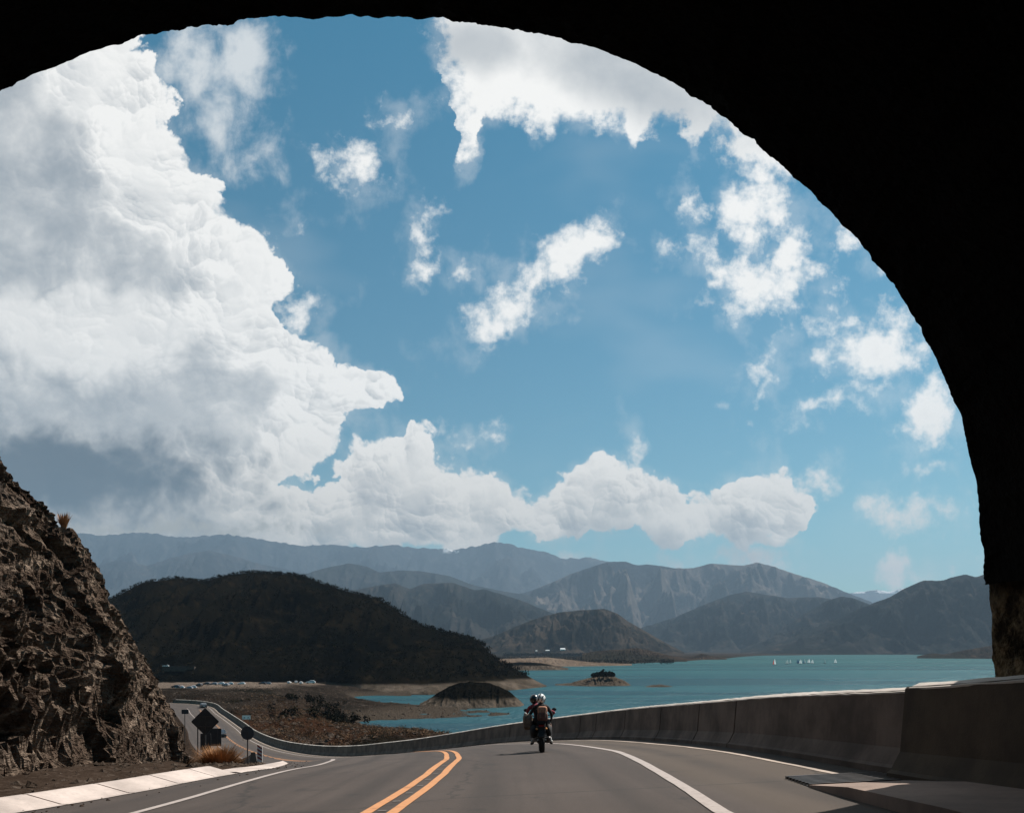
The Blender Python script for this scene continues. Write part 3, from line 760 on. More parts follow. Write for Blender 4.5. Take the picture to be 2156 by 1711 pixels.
# ------------------------------------------------------------------ near shore: heights through control points (thin plate)
def near_shore():
    cp = []
    for i in range(78, 375, 6):
        a = surf([i], -1.0)[0]; cp.append((a[0], a[1], a[2]-.5))
        a = surf([i], -7.0)[0]; cp.append((a[0], a[1], a[2]-(2.2 if i < 130 else 1.0)))
    def c(px, Yd, py=None, z=None): cp.append((pX(px, Yd), Yd, pZ(py, Yd) if z is None else z))
    for px, Yd in [(741,309),(810,285),(929,270),(1000,262),(1100,200),(1300,130),(1600,95),(1900,80)]: c(px, Yd, z=-28)
    for px, Yd in [(1200,190),(1500,120),(1700,110),(1200,260),(1400,240),(1800,150)]: c(px, Yd, z=-33)
    for px, Yd in [(820,299),(900,298),(980,300),(1060,300),(1150,350),(1100,420),(1250,420)]: c(px, Yd, z=-31)
    for px, Yd in [(800,313),(902,328),(1000,340),(1056,350),(760,307)]: c(px, Yd, z=-28)
    for px, py, Yd in [(766,1473,390),(876,1485,385),(960,1492,372),(800,1492,350),(880,1500,350),(740,1500,335),(740,1485,355),
                       (600,1540,160),(600,1510,200),(600,1490,240),(600,1470,300),(600,1450,400),(600,1441,480),(600,1436,520),
                       (500,1490,230),(500,1460,320),(500,1449,400),(500,1441,470),(500,1437,520),(400,1456,300),(400,1453,340),(400,1449,400),(400,1440,480),(400,1436,540),
                       (700,1550,150),(700,1530,200),(700,1513,240),(700,1490,310),(700,1470,370),(700,1452,440),(700,1443,485),(690,1441,530),
                       (300,1452,400),(300,1440,500),(200,1440,520),(800,1550,130),(800,1539,180),(780,1528,250),(900,1550,200),(850,1545,235),(990,1562,140),(930,1556,160)]: c(px, Yd, py)
    for px, Yd in [(775,420),(876,402),(960,395)]: c(px, Yd, z=-28.3)
    for px, Yd in [(800,450),(870,450),(900,430)]: c(px, Yd, z=-31)
    for px, Yd in [(770,485),(850,488),(740,470)]: c(px, Yd, z=-28)
    for px, Yd in [(770,560),(850,560)]: c(px, Yd, z=-24)
    A = np.array(cp); s_ = 100.0
    def phi(r): return np.where(r > 1e-9, r*r*np.log(r+1e-12), 0)
    D_ = np.hypot(A[:, None, 0]-A[None, :, 0], A[:, None, 1]-A[None, :, 1])/s_
    n = len(A); K_ = np.zeros((n+3, n+3)); K_[:n, :n] = phi(D_)+np.eye(n)*2e-4
    Pm = np.stack([np.ones(n), A[:, 0]/s_, A[:, 1]/s_], 1); K_[:n, n:] = Pm; K_[n:, :n] = Pm.T
    sol = np.linalg.solve(K_, np.r_[A[:, 2], 0, 0, 0])
    U = np.linspace(-.60, .62, 430); Yv = np.geomspace(62, 640, 330)
    UU, YY = np.meshgrid(U, Yv, indexing='ij'); x = (UU*YY).ravel(); y = YY.ravel()
    z = np.zeros(len(x))
    for k in range(0, len(x), 8000):
        sl_ = slice(k, k+8000)
        r = np.hypot(x[sl_, None]-A[None, :, 0], y[sl_, None]-A[None, :, 1])/s_
        z[sl_] = phi(r)@sol[:n]+sol[n]+sol[n+1]*x[sl_]/s_+sol[n+2]*y[sl_]/s_
    z = np.clip(z, -38, -8)
    # keep it under the road and its barrier
    cd = np.full(len(x), 1e9); cz = np.zeros(len(x)); side = np.zeros(len(x))
    for i in range(70, NI, 3):
        d = np.hypot(x-C[i, 0], y-C[i, 1]); m = d < cd
        cd = np.where(m, d, cd); cz = np.where(m, C[i, 2], cz)
        side = np.where(m, (x-C[i, 0])*NN[i, 0]+(y-C[i, 1])*NN[i, 1], side)
    nz = fbm(np.stack([x*.06, y*.06, z*0], 1), 6, .58, 80)*1.6+fbm(np.stack([x*.35, y*.35, z*0], 1), 4, .6, 82)*.35
    z = z+nz*np.clip((cd-4)/15, 0, 1)*np.clip((z+30.5)/6+.25, .15, 1)
    under = (side > -2)
    z = np.where(under, np.minimum(z, cz-1.2), z)
    z = np.where(side > 12, np.minimum(z, cz-2.2), z)
    u_ = x/y
    z = np.where((u_ > -.125) & (y > 412), np.minimum(z, -31), z)
    z = np.where((u_ > -.185) & (y > 575), np.minimum(z, -31), z)
    P_ = np.stack([x, y, z], 1)
    return P_, len(U), len(Yv), side < -4
SHP, su, sv, CLEAR = near_shore()
def shoremat():
    m, q, b = base_mat('shore_slope', .96, 0.0)
    p = pos(q); x, y, z = q.xyz(p)
    n1 = q.noise(p, .05, 6, .6); n2 = q.noise(p, .5, 7, .68); n3 = q.noise(p, .018, 4, .55)
    c = q.mix(q.ramp(n1, .35, .65), (.020, .0165, .0135), (.042, .033, .027))
    c = q.mix(q.ramp(n2, .56, .70, 0, .85), c, (.15, .125, .10))
    # rust-brown dry plants nearer the road and dark scrub in the gully
    near = q.ramp(y, 190.0, 330.0, 1, 0)
    c = q.mix(q.mul(near, q.ramp(n3, .40, .55)), c, (.055, .028, .017))
    c = q.mix(q.ramp(q.noise(p, .03, 5, .6), .56, .62, 0, .75), c, (.012, .012, .009))
    # sandy flat
    flat = q.mul(q.ramp(y, 395.0, 430.0), q.ramp(x, -110.0, -130.0, 0, 1))
    c = q.mix(flat, c, q.mix(q.ramp(n2, .4, .7), (.16, .125, .10), (.24, .19, .155)))
    # bleached band along the water line
    c = q.mix(q.ramp(z, -27.2, -24.5, .55, 0), c, (.115, .092, .072))
    q.put(b.inputs['Base Color'], tone(q, c, 0.66))
    bump(q, b, q.add(q.noise(p, .8, 8, .7), q.mul(q.voro(p, 1.3, 2), .5)), 1.0)
    return m
M['shore_slope'] = shoremat()
tag(fast_mesh('shore', SHP, gridq(su, sv), M['shore_slope'], smooth=False), kind='structure')

# ------------------------------------------------------------------ hills and mountains, one mesh each
def ridge(name, sky_, Yc, foot, mat, nx=260, nt=90, amp=.10, fs=3.0, seed=0, jag=.6, back=.7, px_ext=(0, 0), sharp=1.15, rough=.035):
    """sky_: skyline (px, py); Yc: crest distance (value or [(px, Y)]); foot: [(px, Y, z)]"""
    sx = np.array([a for a, b in sky_], float); sy = np.array([b for a, b in sky_], float)
    px = np.linspace(sx[0], sx[-1], nx)
    # smooth the drawn skyline a little, then roughen it
    py = np.interp(px, sx, sy); k_ = np.hanning(9); k_ /= k_.sum(); py = np.convolve(np.pad(py, 4, 'edge'), k_, 'valid')
    yc = np.full(nx, float(Yc)) if not isinstance(Yc, (list, tuple)) else np.interp(px, [a for a, b in Yc], [b for a, b in Yc])
    fy = np.interp(px, [a for a, b, c in foot], [b for a, b, c in foot]); fz = np.interp(px, [a for a, b, c in foot], [c for a, b, c in foot])
    cz = (HY-py)/F*yc
    Hh = np.maximum(cz-fz, .5); Hmax = Hh.max()
    cz = cz+fbm(np.stack([px*.10, px*0+seed, px*0], 1), 4, .6, seed)*jag*yc/F*1.5
    t = np.r_[np.linspace(0, 1, nt), 1+np.linspace(.04, 1, 14)*back]
    Tm = np.repeat(t[None], nx, 0)
    Yg = fy[:, None]+(yc-fy)[:, None]*Tm
    u = (px-CX)/F
    Xg = u[:, None]*Yg
    tf = np.clip(Tm, 0, 1)
    prof = np.where(Tm <= 1, tf**sharp, 1-(Tm-1)/back*1.02)
    z = fz[:, None]+(cz-fz)[:, None]*prof
    q = np.stack([Xg.ravel()/Hmax*fs, Yg.ravel()/Hmax*fs*.45, np.full(Xg.size, float(seed))], 1)
    q[:, 0] += fbm(q*.6+5, 3, .5, seed+7)*.5
    spur = fbm(q, 6, .52, seed+3, ridged=True)
    env = np.sin(np.clip(tf, 0, 1)*math.pi)**.7
    z = z+(spur.reshape(z.shape)-.15)*env*Hh[:, None]*amp*3.0
    z = z+fbm(q*7, 4, .6, seed+9).reshape(z.shape)*env*Hh[:, None]*rough
    z = np.where(Tm > 1.0, np.minimum(z, cz[:, None]-(Tm-1)*Hh[:, None]*.15), z)
    lim = cz[:, None]*Yg/yc[:, None]
    z = np.where((Tm < 1) & (cz[:, None] > fz[:, None]*.5), np.minimum(z, lim-np.abs(Hh[:, None])*.012*(1-tf)), z)
    z[:, 0] = fz-Hmax*.02
    V = np.stack([Xg.ravel(), Yg.ravel(), z.ravel()], 1)
    o = fast_mesh(name, V, gridq(nx, len(t), False), mat)
    o['kind'] = 'structure'
    return V.reshape(nx, len(t), 3), nt
def mtn(name, cols, scale, bmp_, snow=None, patch=None, band=None):
    m, q, b = base_mat(name, .97, 0.0)
    p = pos(q); x, y, z = q.xyz(p)
    n1 = q.noise(p, scale, 6, .6); n2_ = n2 = q.noise(p, scale*6, 7, .68)
    nz = q.xyz(q.node('ShaderNodeNewGeometry').outputs['Normal'])
    c = q.mix(q.ramp(n1, .38, .62), cols[0], cols[1])
    c = q.mix(q.ramp(n2, .50, .70, 0, .8), c, cols[2])
    if patch: c = q.mix(q.ramp(q.noise(p, patch[0], 5, .6), .50, .58, 0, patch[2]), c, patch[1])  # on the far ranges the dark patches paint in cloud shadows
    if band:
        c = q.mix(q.ramp(q.mad(n2_, 4.0, z), band+3.2, band+1.2, 0, .9), c, q.mix(q.ramp(n2_, .4, .65), (.075, .060, .046), (.15, .12, .095)))
    if snow:
        sx_ = q.ramp(q.m('ABSOLUTE', q.sub(x, float(snow[2]))), float(snow[3]), snow[3]*.7)
        c = q.mix(q.mul(q.mul(q.ramp(z, float(snow[0]), snow[0]+snow[1]*.5), sx_), q.ramp(n2, .42, .52)), c, (.85, .86, .88))
    q.put(b.inputs['Base Color'], tone(q, c, 0.66))
    bump(q, b, q.noise(p, scale*14, 8, .68), bmp_)
    return m
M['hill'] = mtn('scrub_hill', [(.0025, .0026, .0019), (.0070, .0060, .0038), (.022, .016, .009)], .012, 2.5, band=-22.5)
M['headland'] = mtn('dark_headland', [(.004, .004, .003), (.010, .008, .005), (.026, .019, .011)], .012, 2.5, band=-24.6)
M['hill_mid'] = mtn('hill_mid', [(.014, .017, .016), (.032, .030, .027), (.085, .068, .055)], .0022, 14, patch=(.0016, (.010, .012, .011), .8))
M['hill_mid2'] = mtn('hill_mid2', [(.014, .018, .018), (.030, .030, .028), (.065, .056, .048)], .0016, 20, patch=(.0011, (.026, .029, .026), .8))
M['mtn_far'] = mtn('mountain_far', [(.075, .066, .060), (.13, .112, .098), (.23, .19, .16)], .0009, 40, patch=(.00040, (.016, .020, .023), .95))  # dark patch colour imitates cloud shadow on the slopes
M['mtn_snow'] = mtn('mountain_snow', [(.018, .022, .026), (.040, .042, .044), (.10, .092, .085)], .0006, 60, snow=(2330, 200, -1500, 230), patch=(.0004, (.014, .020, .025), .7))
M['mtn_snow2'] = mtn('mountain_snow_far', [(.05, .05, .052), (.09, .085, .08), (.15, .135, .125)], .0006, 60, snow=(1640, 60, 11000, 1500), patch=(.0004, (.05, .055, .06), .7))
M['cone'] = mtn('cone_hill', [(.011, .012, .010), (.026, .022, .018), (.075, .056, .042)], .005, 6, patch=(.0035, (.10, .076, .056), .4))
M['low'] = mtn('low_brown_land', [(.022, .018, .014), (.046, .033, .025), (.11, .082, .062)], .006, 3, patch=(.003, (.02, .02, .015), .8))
M['sand'] = mtn('sandy_shore', [(.12, .09, .068), (.17, .13, .10), (.22, .17, .13)], .01, 1)

# the dark scrub hill over the inlet
hill_sky = [(60,1330),(150,1290),(250,1252),(300,1226),(370,1217),(430,1223),(480,1210),(530,1204),(600,1208),(640,1213),(690,1232),(740,1247),(800,1262),(830,1280),(870,1310),(920,1326),(980,1340),(1010,1352),(1040,1385),(1090,1410),(1125,1430),(1150,1443)]
HV, hnt = ridge('hill', hill_sky, [(60,950),(500,860),(800,800),(1000,680),(1150,606)], [(60,560,-21),(400,548,-20.5),(690,538,-21),(760,500,-27.5),(900,494,-28.4),(985,530,-28.4),(1080,552,-28.4),(1150,602,-28.4)], M['hill'], nx=420, nt=150, amp=.07, fs=3.4, seed=5, jag=.8, sharp=.80, rough=.02)
# far ranges
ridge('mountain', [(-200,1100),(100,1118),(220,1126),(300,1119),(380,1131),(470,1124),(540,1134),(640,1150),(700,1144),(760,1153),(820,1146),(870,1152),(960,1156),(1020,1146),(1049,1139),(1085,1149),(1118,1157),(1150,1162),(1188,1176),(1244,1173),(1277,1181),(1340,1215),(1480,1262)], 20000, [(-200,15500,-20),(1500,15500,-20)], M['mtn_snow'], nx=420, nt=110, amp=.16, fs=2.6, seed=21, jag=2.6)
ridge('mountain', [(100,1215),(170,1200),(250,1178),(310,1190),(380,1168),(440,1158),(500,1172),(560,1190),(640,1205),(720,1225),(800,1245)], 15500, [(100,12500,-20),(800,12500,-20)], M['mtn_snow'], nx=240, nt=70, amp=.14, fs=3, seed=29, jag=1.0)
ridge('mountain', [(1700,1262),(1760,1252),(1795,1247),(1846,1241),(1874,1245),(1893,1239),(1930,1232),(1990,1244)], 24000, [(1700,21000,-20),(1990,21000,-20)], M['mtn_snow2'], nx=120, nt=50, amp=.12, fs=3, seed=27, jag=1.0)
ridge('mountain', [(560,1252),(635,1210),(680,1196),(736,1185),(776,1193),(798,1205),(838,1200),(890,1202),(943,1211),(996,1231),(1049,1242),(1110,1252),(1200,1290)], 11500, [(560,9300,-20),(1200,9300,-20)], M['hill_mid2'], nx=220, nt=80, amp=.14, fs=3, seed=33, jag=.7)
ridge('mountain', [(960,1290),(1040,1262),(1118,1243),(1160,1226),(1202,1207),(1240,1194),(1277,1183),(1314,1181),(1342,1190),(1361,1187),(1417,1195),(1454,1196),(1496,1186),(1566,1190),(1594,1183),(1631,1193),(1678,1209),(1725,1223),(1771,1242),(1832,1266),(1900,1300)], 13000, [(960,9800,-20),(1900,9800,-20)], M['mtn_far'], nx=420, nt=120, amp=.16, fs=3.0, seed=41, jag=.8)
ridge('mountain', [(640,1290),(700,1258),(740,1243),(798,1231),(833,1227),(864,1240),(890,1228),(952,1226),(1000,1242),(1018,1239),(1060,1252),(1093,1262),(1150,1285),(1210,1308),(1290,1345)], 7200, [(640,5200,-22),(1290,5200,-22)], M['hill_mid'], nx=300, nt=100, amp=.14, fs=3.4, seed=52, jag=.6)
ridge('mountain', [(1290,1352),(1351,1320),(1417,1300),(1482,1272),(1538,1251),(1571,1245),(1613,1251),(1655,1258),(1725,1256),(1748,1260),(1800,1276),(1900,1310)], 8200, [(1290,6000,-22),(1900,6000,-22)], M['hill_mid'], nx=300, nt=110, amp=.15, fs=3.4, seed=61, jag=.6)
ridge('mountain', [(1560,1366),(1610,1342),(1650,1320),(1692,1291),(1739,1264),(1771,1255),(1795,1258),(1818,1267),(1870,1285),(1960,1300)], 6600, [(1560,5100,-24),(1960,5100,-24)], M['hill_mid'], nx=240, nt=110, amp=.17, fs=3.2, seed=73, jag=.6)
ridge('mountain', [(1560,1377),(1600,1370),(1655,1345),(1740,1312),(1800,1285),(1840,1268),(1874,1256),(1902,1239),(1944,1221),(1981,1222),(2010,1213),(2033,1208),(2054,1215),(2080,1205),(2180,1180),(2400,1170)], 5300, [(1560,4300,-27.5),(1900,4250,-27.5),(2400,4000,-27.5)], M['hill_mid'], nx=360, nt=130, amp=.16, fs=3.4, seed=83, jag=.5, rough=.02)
ridge('hill', [(960,1360),(1040,1338),(1090,1316),(1118,1305),(1150,1295),(1179,1288),(1221,1284),(1272,1281),(1300,1291),(1323,1308),(1351,1324),(1398,1351),(1440,1372)], 4300, [(960,3300,-24),(1440,3300,-24)], M['cone'], nx=260, nt=110, amp=.16, fs=3.0, seed=91, jag=.4)
# plain between the lake and the ranges
def plain_land():
    sh = [(700,1130),(1060,1130),(1115,1140),(1160,1230),(1240,1400),(1330,1560),(1410,1763),(1470,2100),(1530,2505),(1600,3600),(1760,4200),(1900,4250),(2300,4250)]
    px = np.linspace(700, 2300, 500); ys = np.interp(px, [a for a, b in sh], [b for a, b in sh])
    ys = ys*(1+.03*fbm(np.stack([px*.03, px*0, px*0], 1), 4, .6, 5))
    t = np.r_[-.02, np.linspace(0, 1, 70)**2.2]
    Yg = ys[:, None]+(22000-ys[:, None])*t[None]; Xg = ((px-CX)/F)[:, None]*Yg
    d = Yg-ys[:, None]
    z = np.interp(d.ravel(), [-400, 0, 60, 400, 3000, 20000], [-34, -28.1, -27.0, -25.2, -24.0, -22]).reshape(d.shape)
    q = np.stack([Xg.ravel()*.006, Yg.ravel()*.006, Xg.ravel()*0], 1)
    z = z+(fbm(q, 5, .55, 15).reshape(z.shape))*1.3*np.clip(d/150, 0, 1)
    V = np.stack([Xg.ravel(), Yg.ravel(), z.ravel()], 1)
    return fast_mesh('plain', V, gridq(len(px), len(t)), M['low'])
tag(plain_land(), kind='structure')
ridge('hill', [(1225,1376),(1250,1370),(1272,1368),(1310,1366),(1342,1363),(1379,1371),(1410,1379),(1446,1386)], 2100, [(1225,1800,-27),(1446,1830,-28.2)], M['low'], nx=160, nt=50, amp=.15, fs=5, seed=101, jag=.4)
ridge('hill', [(1440,1386),(1455,1381),(1477,1375),(1500,1380),(1530,1386)], 2300, [(1440,2120,-28.2),(1530,2200,-28.2)], M['low'], nx=60, nt=30, amp=.15, fs=5, seed=103, jag=.3)
ridge('hill', [(1000,1392),(1060,1386),(1100,1385),(1150,1383),(1200,1388),(1240,1393),(1330,1397)], 1420, [(1000,1230,-28),(1240,1330,-28.2),(1330,1400,-28.2)], M['sand'], nx=120, nt=40, amp=.18, fs=6, seed=107, jag=.4)
ridge('hill', [(1060,1396),(1095,1393),(1130,1394),(1165,1400),(1196,1405.5)], 1120, [(1060,1060,-28.2),(1196,1095,-28.2)], M['hill'], nx=80, nt=30, amp=.15, fs=6, seed=109, jag=.5)
ridge('hill', [(1930,1381),(1948,1377),(1962,1374),(1985,1377),(2040,1366),(2100,1356),(2200,1340)], 2700, [(1930,2480,-28.2),(2200,2300,-28.2)], M['low'], nx=140, nt=40, amp=.2, fs=6, seed=113, jag=.5)
# the cone-shaped hillock on the peninsula
ridge('hillock', [(872,1487),(890,1478),(911,1465),(930,1452),(946,1443),(965,1437),(990,1434),(1030,1437),(1055,1446),(1074,1456),(1090,1470),(1108,1486)], 412, [(872,384,-28.4),(960,378,-28.3),(1026,384,-28.3),(1108,396,-28.4)], M['headland'], nx=160, nt=60, amp=.10, fs=3, seed=121, jag=1.2, sharp=.8, rough=.03)
# small islands in the lake
M['island'] = mtn('island_gravel', [(.075, .060, .046), (.11, .088, .068), (.18, .145, .115)], .08, .8)
ridge('island', [(1168,1439.5),(1200,1437),(1225,1430),(1245,1424),(1262,1420),(1290,1421),(1300,1427),(1315,1432),(1328,1441)], 640, [(1168,628,-28.3),(1240,610,-28.3),(1328,618,-28.3)], M['island'], nx=140, nt=50, amp=.12, fs=4, seed=131, jag=.8, sharp=.8)
ridge('island', [(1352,1445.5),(1372,1441),(1390,1440),(1405,1442),(1418,1445)], 606, [(1352,596,-28.2),(1418,600,-28.2)], M['hill'], nx=60, nt=24, amp=.1, fs=4, seed=137, jag=.4, sharp=.8)
ridge('island', [(1376,1394),(1390,1392.5),(1403,1393)], 1730, [(1376,1705,-28.2),(1403,1710,-28.2)], M['low'], nx=30, nt=12, amp=.1, fs=4, seed=139, jag=.2)

# ------------------------------------------------------------------ leafy masses
def leaf_cloud(centers, radii, per, size, rng, squash=.8):
    """many small triangles spread through blobs; numpy arrays out"""
    n = len(centers); tot = n*per
    c = np.repeat(centers, per, 0); r = np.repeat(radii, per)
    d = rng.standard_normal((tot, 3)); d /= np.linalg.norm(d, axis=1)[:, None]
    rr = rng.random(tot)**.45
    p = c+d*(rr*r)[:, None]*np.array([1, 1, squash])
    a = rng.standard_normal((tot, 3)); a /= np.linalg.norm(a, axis=1)[:, None]
    b_ = rng.standard_normal((tot, 3)); b_ -= (b_*a).sum(1)[:, None]*a; b_ /= np.linalg.norm(b_, axis=1)[:, None]
    s_ = (size*(.6+.8*rng.random(tot)))
    s_ = s_*(r/np.mean(radii)) if len(set(np.round(radii, 3))) > 1 else s_
    V = np.stack([p-a*s_[:, None]*.6, p+a*s_[:, None]*.6+b_*s_[:, None]*.2, p+b_*s_[:, None]], 1).reshape(-1, 3)
    return V, np.arange(tot*3).reshape(-1, 3)
def leafmat(name, a_, b_, scale=.3):
    m, q, b = base_mat(name, .9, 0.0)
    n = q.noise(pos(q), scale, 3, .6)
    q.put(b.inputs['Base Color'], tone(q, q.mix(q.ramp(n, .35, .65), a_, b_), .7)); return m
M['scrub'] = leafmat('scrub_leaves', (.0025, .0030, .0016), (.020, .017, .009), .04)
M['rust'] = leafmat('rust_grass', (.085, .048, .029), (.20, .125, .078), .12)
M['straw'] = leafmat('straw_grass', (.24, .12, .055), (.48, .26, .13), 3.0)
M['drybush'] = leafmat('dry_bush', (.035, .020, .012), (.10, .058, .034), 4.0)
M['bush_dark'] = leafmat('dark_bush', (.008, .008, .006), (.022, .020, .013), .5)
# scrub over the dark hill
hx = HV[:, :hnt+1].reshape(-1, 3); hx = hx[(hx[:, 2] > -20)]
sel = hx[RNG.integers(0, len(hx), 5200)]+RNG.standard_normal((5200, 3))*np.array([2.0, 2.0, 0])
V, Q = leaf_cloud(sel+np.array([0, 0, .6]), 1.1+RNG.random(5200)*1.5, 16, .75, RNG)
tag(fast_mesh('scrub', V, Q, M['scrub'], smooth=False, k=3), kind='stuff')
# crest shrubs
cr_ = HV[::1, hnt-1]; cr_ = cr_[cr_[:, 2] > -15]; cr_ = cr_[RNG.integers(0, len(cr_), 500)]+RNG.standard_normal((500, 3))*np.array([1.5, 3, .1])
V, Q = leaf_cloud(cr_+np.array([0, 0, .8]), 1.2+RNG.random(500)*1.7, 26, .8, RNG)
tag(fast_mesh('crest_scrub', V, Q, M['scrub'], smooth=False, k=3), kind='stuff')
# dry plants and stones on the slope beyond the barrier
land = SHP[CLEAR & (SHP[:, 2] > -27) & (SHP[:, 1] < 330) & (SHP[:, 0]/SHP[:, 1] > -.33) & (SHP[:, 0]/SHP[:, 1] < 0.02)]
mk_n = fbm(land*np.array([.05, .05, 0]), 3, .5, 140)
ld = land[mk_n > -.15]; sel = ld[RNG.integers(0, len(ld), 2600)]+RNG.standard_normal((2600, 3))*np.array([.8, .8, 0])
V, Q = leaf_cloud(sel+np.array([0, 0, .3]), .3+RNG.random(2600)*.55, 46, .15, RNG)
tag(fast_mesh('dry_grass', V, Q, M['rust'], smooth=False, k=3), kind='stuff')
ld = SHP[CLEAR & (SHP[:, 2] > -27) & (SHP[:, 1] > 150) & (SHP[:, 1] < 420) & (SHP[:, 0]/SHP[:, 1] > -.33) & (SHP[:, 0]/SHP[:, 1] < -.10)]
mk_n = fbm(ld*np.array([.03, .03, 0]), 3, .5, 146); ld = ld[(mk_n > .0) & (CX+F*ld[:, 0]/ld[:, 1] > 590) & (CX+F*ld[:, 0]/ld[:, 1] < 720) & (ld[:, 1] > 215) & (ld[:, 1] < 330)]
sel = ld[RNG.integers(0, len(ld), 90)]+RNG.standard_normal((90, 3))*np.array([4, 6, 0])
V, Q = leaf_cloud(sel+np.array([0, 0, .7]), .8+RNG.random(90)*1.2, 90, .4, RNG)
tag(fast_mesh('gully_scrub', V, Q, M['bush_dark'], smooth=False, k=3), kind='stuff')
def stones(name, pts, sizes, mat, rng):
    base = np.array([(1,0,0),(-1,0,0),(0,1,0),(0,-1,0),(0,0,1),(0,0,-1)], float)
    tri = np.array([(0,2,4),(2,1,4),(1,3,4),(3,0,4),(2,0,5),(1,2,5),(3,1,5),(0,3,5)])
    n = len(pts)
    B = base[None]*(.6+.8*rng.random((n, 6, 1)))*np.array([1.1, .9, .55])+rng.standard_normal((n, 6, 3))*.12
    a = rng.random(n)*6.28; c_, s_ = np.cos(a), np.sin(a)
    x = B[:, :, 0]*c_[:, None]-B[:, :, 1]*s_[:, None]; y = B[:, :, 0]*s_[:, None]+B[:, :, 1]*c_[:, None]
    V = np.stack([x, y, B[:, :, 2]], 2)*sizes[:, None, None]+pts[:, None]
    Q = (tri[None]+6*np.arange(n)[:, None, None]).reshape(-1, 3)
    return fast_mesh(name, V.reshape(-1, 3), Q, mat, smooth=False, k=3)
ld = SHP[CLEAR & (SHP[:, 2] > -28) & (SHP[:, 1] > 130) & (SHP[:, 1] < 430) & (SHP[:, 0]/SHP[:, 1] > -.36) & (SHP[:, 0]/SHP[:, 1] < .02)]
sel = ld[RNG.integers(0, len(ld), 5000)]+RNG.standard_normal((5000, 3))*np.array([.8, .8, 0])
tag(stones('rubble', sel, .12+RNG.random(5000)**3*.75, M['stone'], RNG), kind='stuff')
# stones along the foot of the rock face and grit by the kerb
I_ = RNG.uniform(68, 92, 1500); w_ = W_EDGE(I_)+.75+RNG.random(1500)**1.5*2.6
sp_ = surf(I_, w_); u_ = w_-W_EDGE(I_)+.15; near_ = np.clip((92-I_)/12, 0, 1)
sp_[:, 2] += np.interp(u_, [0, 1.1, 3, 45], [-.10, .18, .36, .9])*near_
tag(stones('rubble', sp_, .012+RNG.random(1500)**5*.13, M['stone'], RNG), kind='stuff')
I_ = RNG.uniform(64, 92, 160); sp_ = surf(I_, W_EDGE(I_)-RNG.random(160)**2*.9)
tag(stones('grit', sp_+np.array([0, 0, .01]), .012+RNG.random(160)**2*.03, M['dirt'], RNG), kind='stuff')

# grass tufts and dry bushes, each its own thing
def blades(n, h, spread, rng, width=.012, droop=.5):
    a = rng.random(n)*6.283; r0 = rng.random(n)*spread*.35; ln = h*(.55+.6*rng.random(n)); out = spread*(.3+.9*rng.random(n))
    V = []; Q = []
    b = np.stack([np.cos(a)*r0, np.sin(a)*r0, np.zeros(n)], 1)
    tip = b+np.stack([np.cos(a)*out, np.sin(a)*out, ln], 1)
    mid = b+(tip-b)*.55+np.array([0, 0, 1])*(ln*.12*droop)[:, None]
    sd = np.stack([-np.sin(a), np.cos(a), np.zeros(n)], 1)*width
    V = np.stack([b-sd, b+sd, mid+sd*.8, mid-sd*.8, tip], 1).reshape(-1, 3)
    k = 5*np.arange(n)[:, None]
    Q = np.concatenate([k+np.array([[0, 1, 2]]), k+np.array([[0, 2, 3]]), k+np.array([[3, 2, 4]])])
    return V, Q
def tuft(loc, h, spread, n, mat, label, cat='grass tuft', group=None, width=.012, name='grass_tuft'):
    V, Q = blades(n, h, spread, RNG, width)
    o = fast_mesh(name, V, Q, mat, smooth=False, k=3); o.location = loc
    return tag(o, label, cat, group)
def vz(i, w):
    u = w-float(W_EDGE(i))+.15; near = min(max((92-i)/12, 0), 1)
    dz = float(np.interp(u, [0, 1.1, 3, 45], [-.10, .18, .36, .9]))*near+float(np.interp(u, [0, 1.5, 4, 45], [-.05, -.02, -.3, -2]))*(1-near)
    return sp(i, w, dz)
tuft(vz(92, 14.9), .85, .80, 1500, M['straw'], 'pale straw-coloured grass tuft leaning beside the sign posts, brightest of the roadside tufts')
tuft(vz(93, 15.0), .55, .55, 1000, M['rust'], 'rust-brown grass tuft just right of the pale straw tuft', group='rust grass tufts by the bend', name='grass_tuft')
tuft(vz(90, 16.0), .65, .60, 900, M['rust'], 'rust-brown grass tuft against the foot of the rock face', group='rust grass tufts by the bend')
tuft(vz(97, 16.2), .66, .60, 1300, M['rust'], 'rust-brown grass tuft under the diamond sign', group='rust grass tufts by the bend')
tuft(vz(100, 16.4), .75, .80, 1300, M['rust'], 'rust-brown grass tuft behind the square sign posts', group='rust grass tufts by the bend')
tuft(vz(98, 15.2), .42, .50, 1000, M['rust'], 'dark rust grass tuft between the round sign and the kerb tip', group='rust grass tufts by the bend')
tuft(vz(98, 17.2), .62, .60, 1100, M['rust'], 'dark rust grass tuft at the left rear of the grass patch, below the signs', group='rust grass tufts by the bend')
tuft(vz(101, 17.6), .8, .6, 900, M['rust'], 'tall rust grass tuft behind the round sign post', group='rust grass tufts by the bend')
bl = vz(74.0, 14.9)
o = tuft(bl, .55, .55, 1500, M['drybush'], 'dark dry bush on the dirt between the kerb and the rock face', 'bush', None, .008, 'dry_bush')
o = tuft(Vector(RIDGE_PT)-Vector((0, 0, .10)), .50, .22, 170, M['straw'], 'small dry grass tuft standing on the skyline of the rock face', 'grass tuft', None, .012)
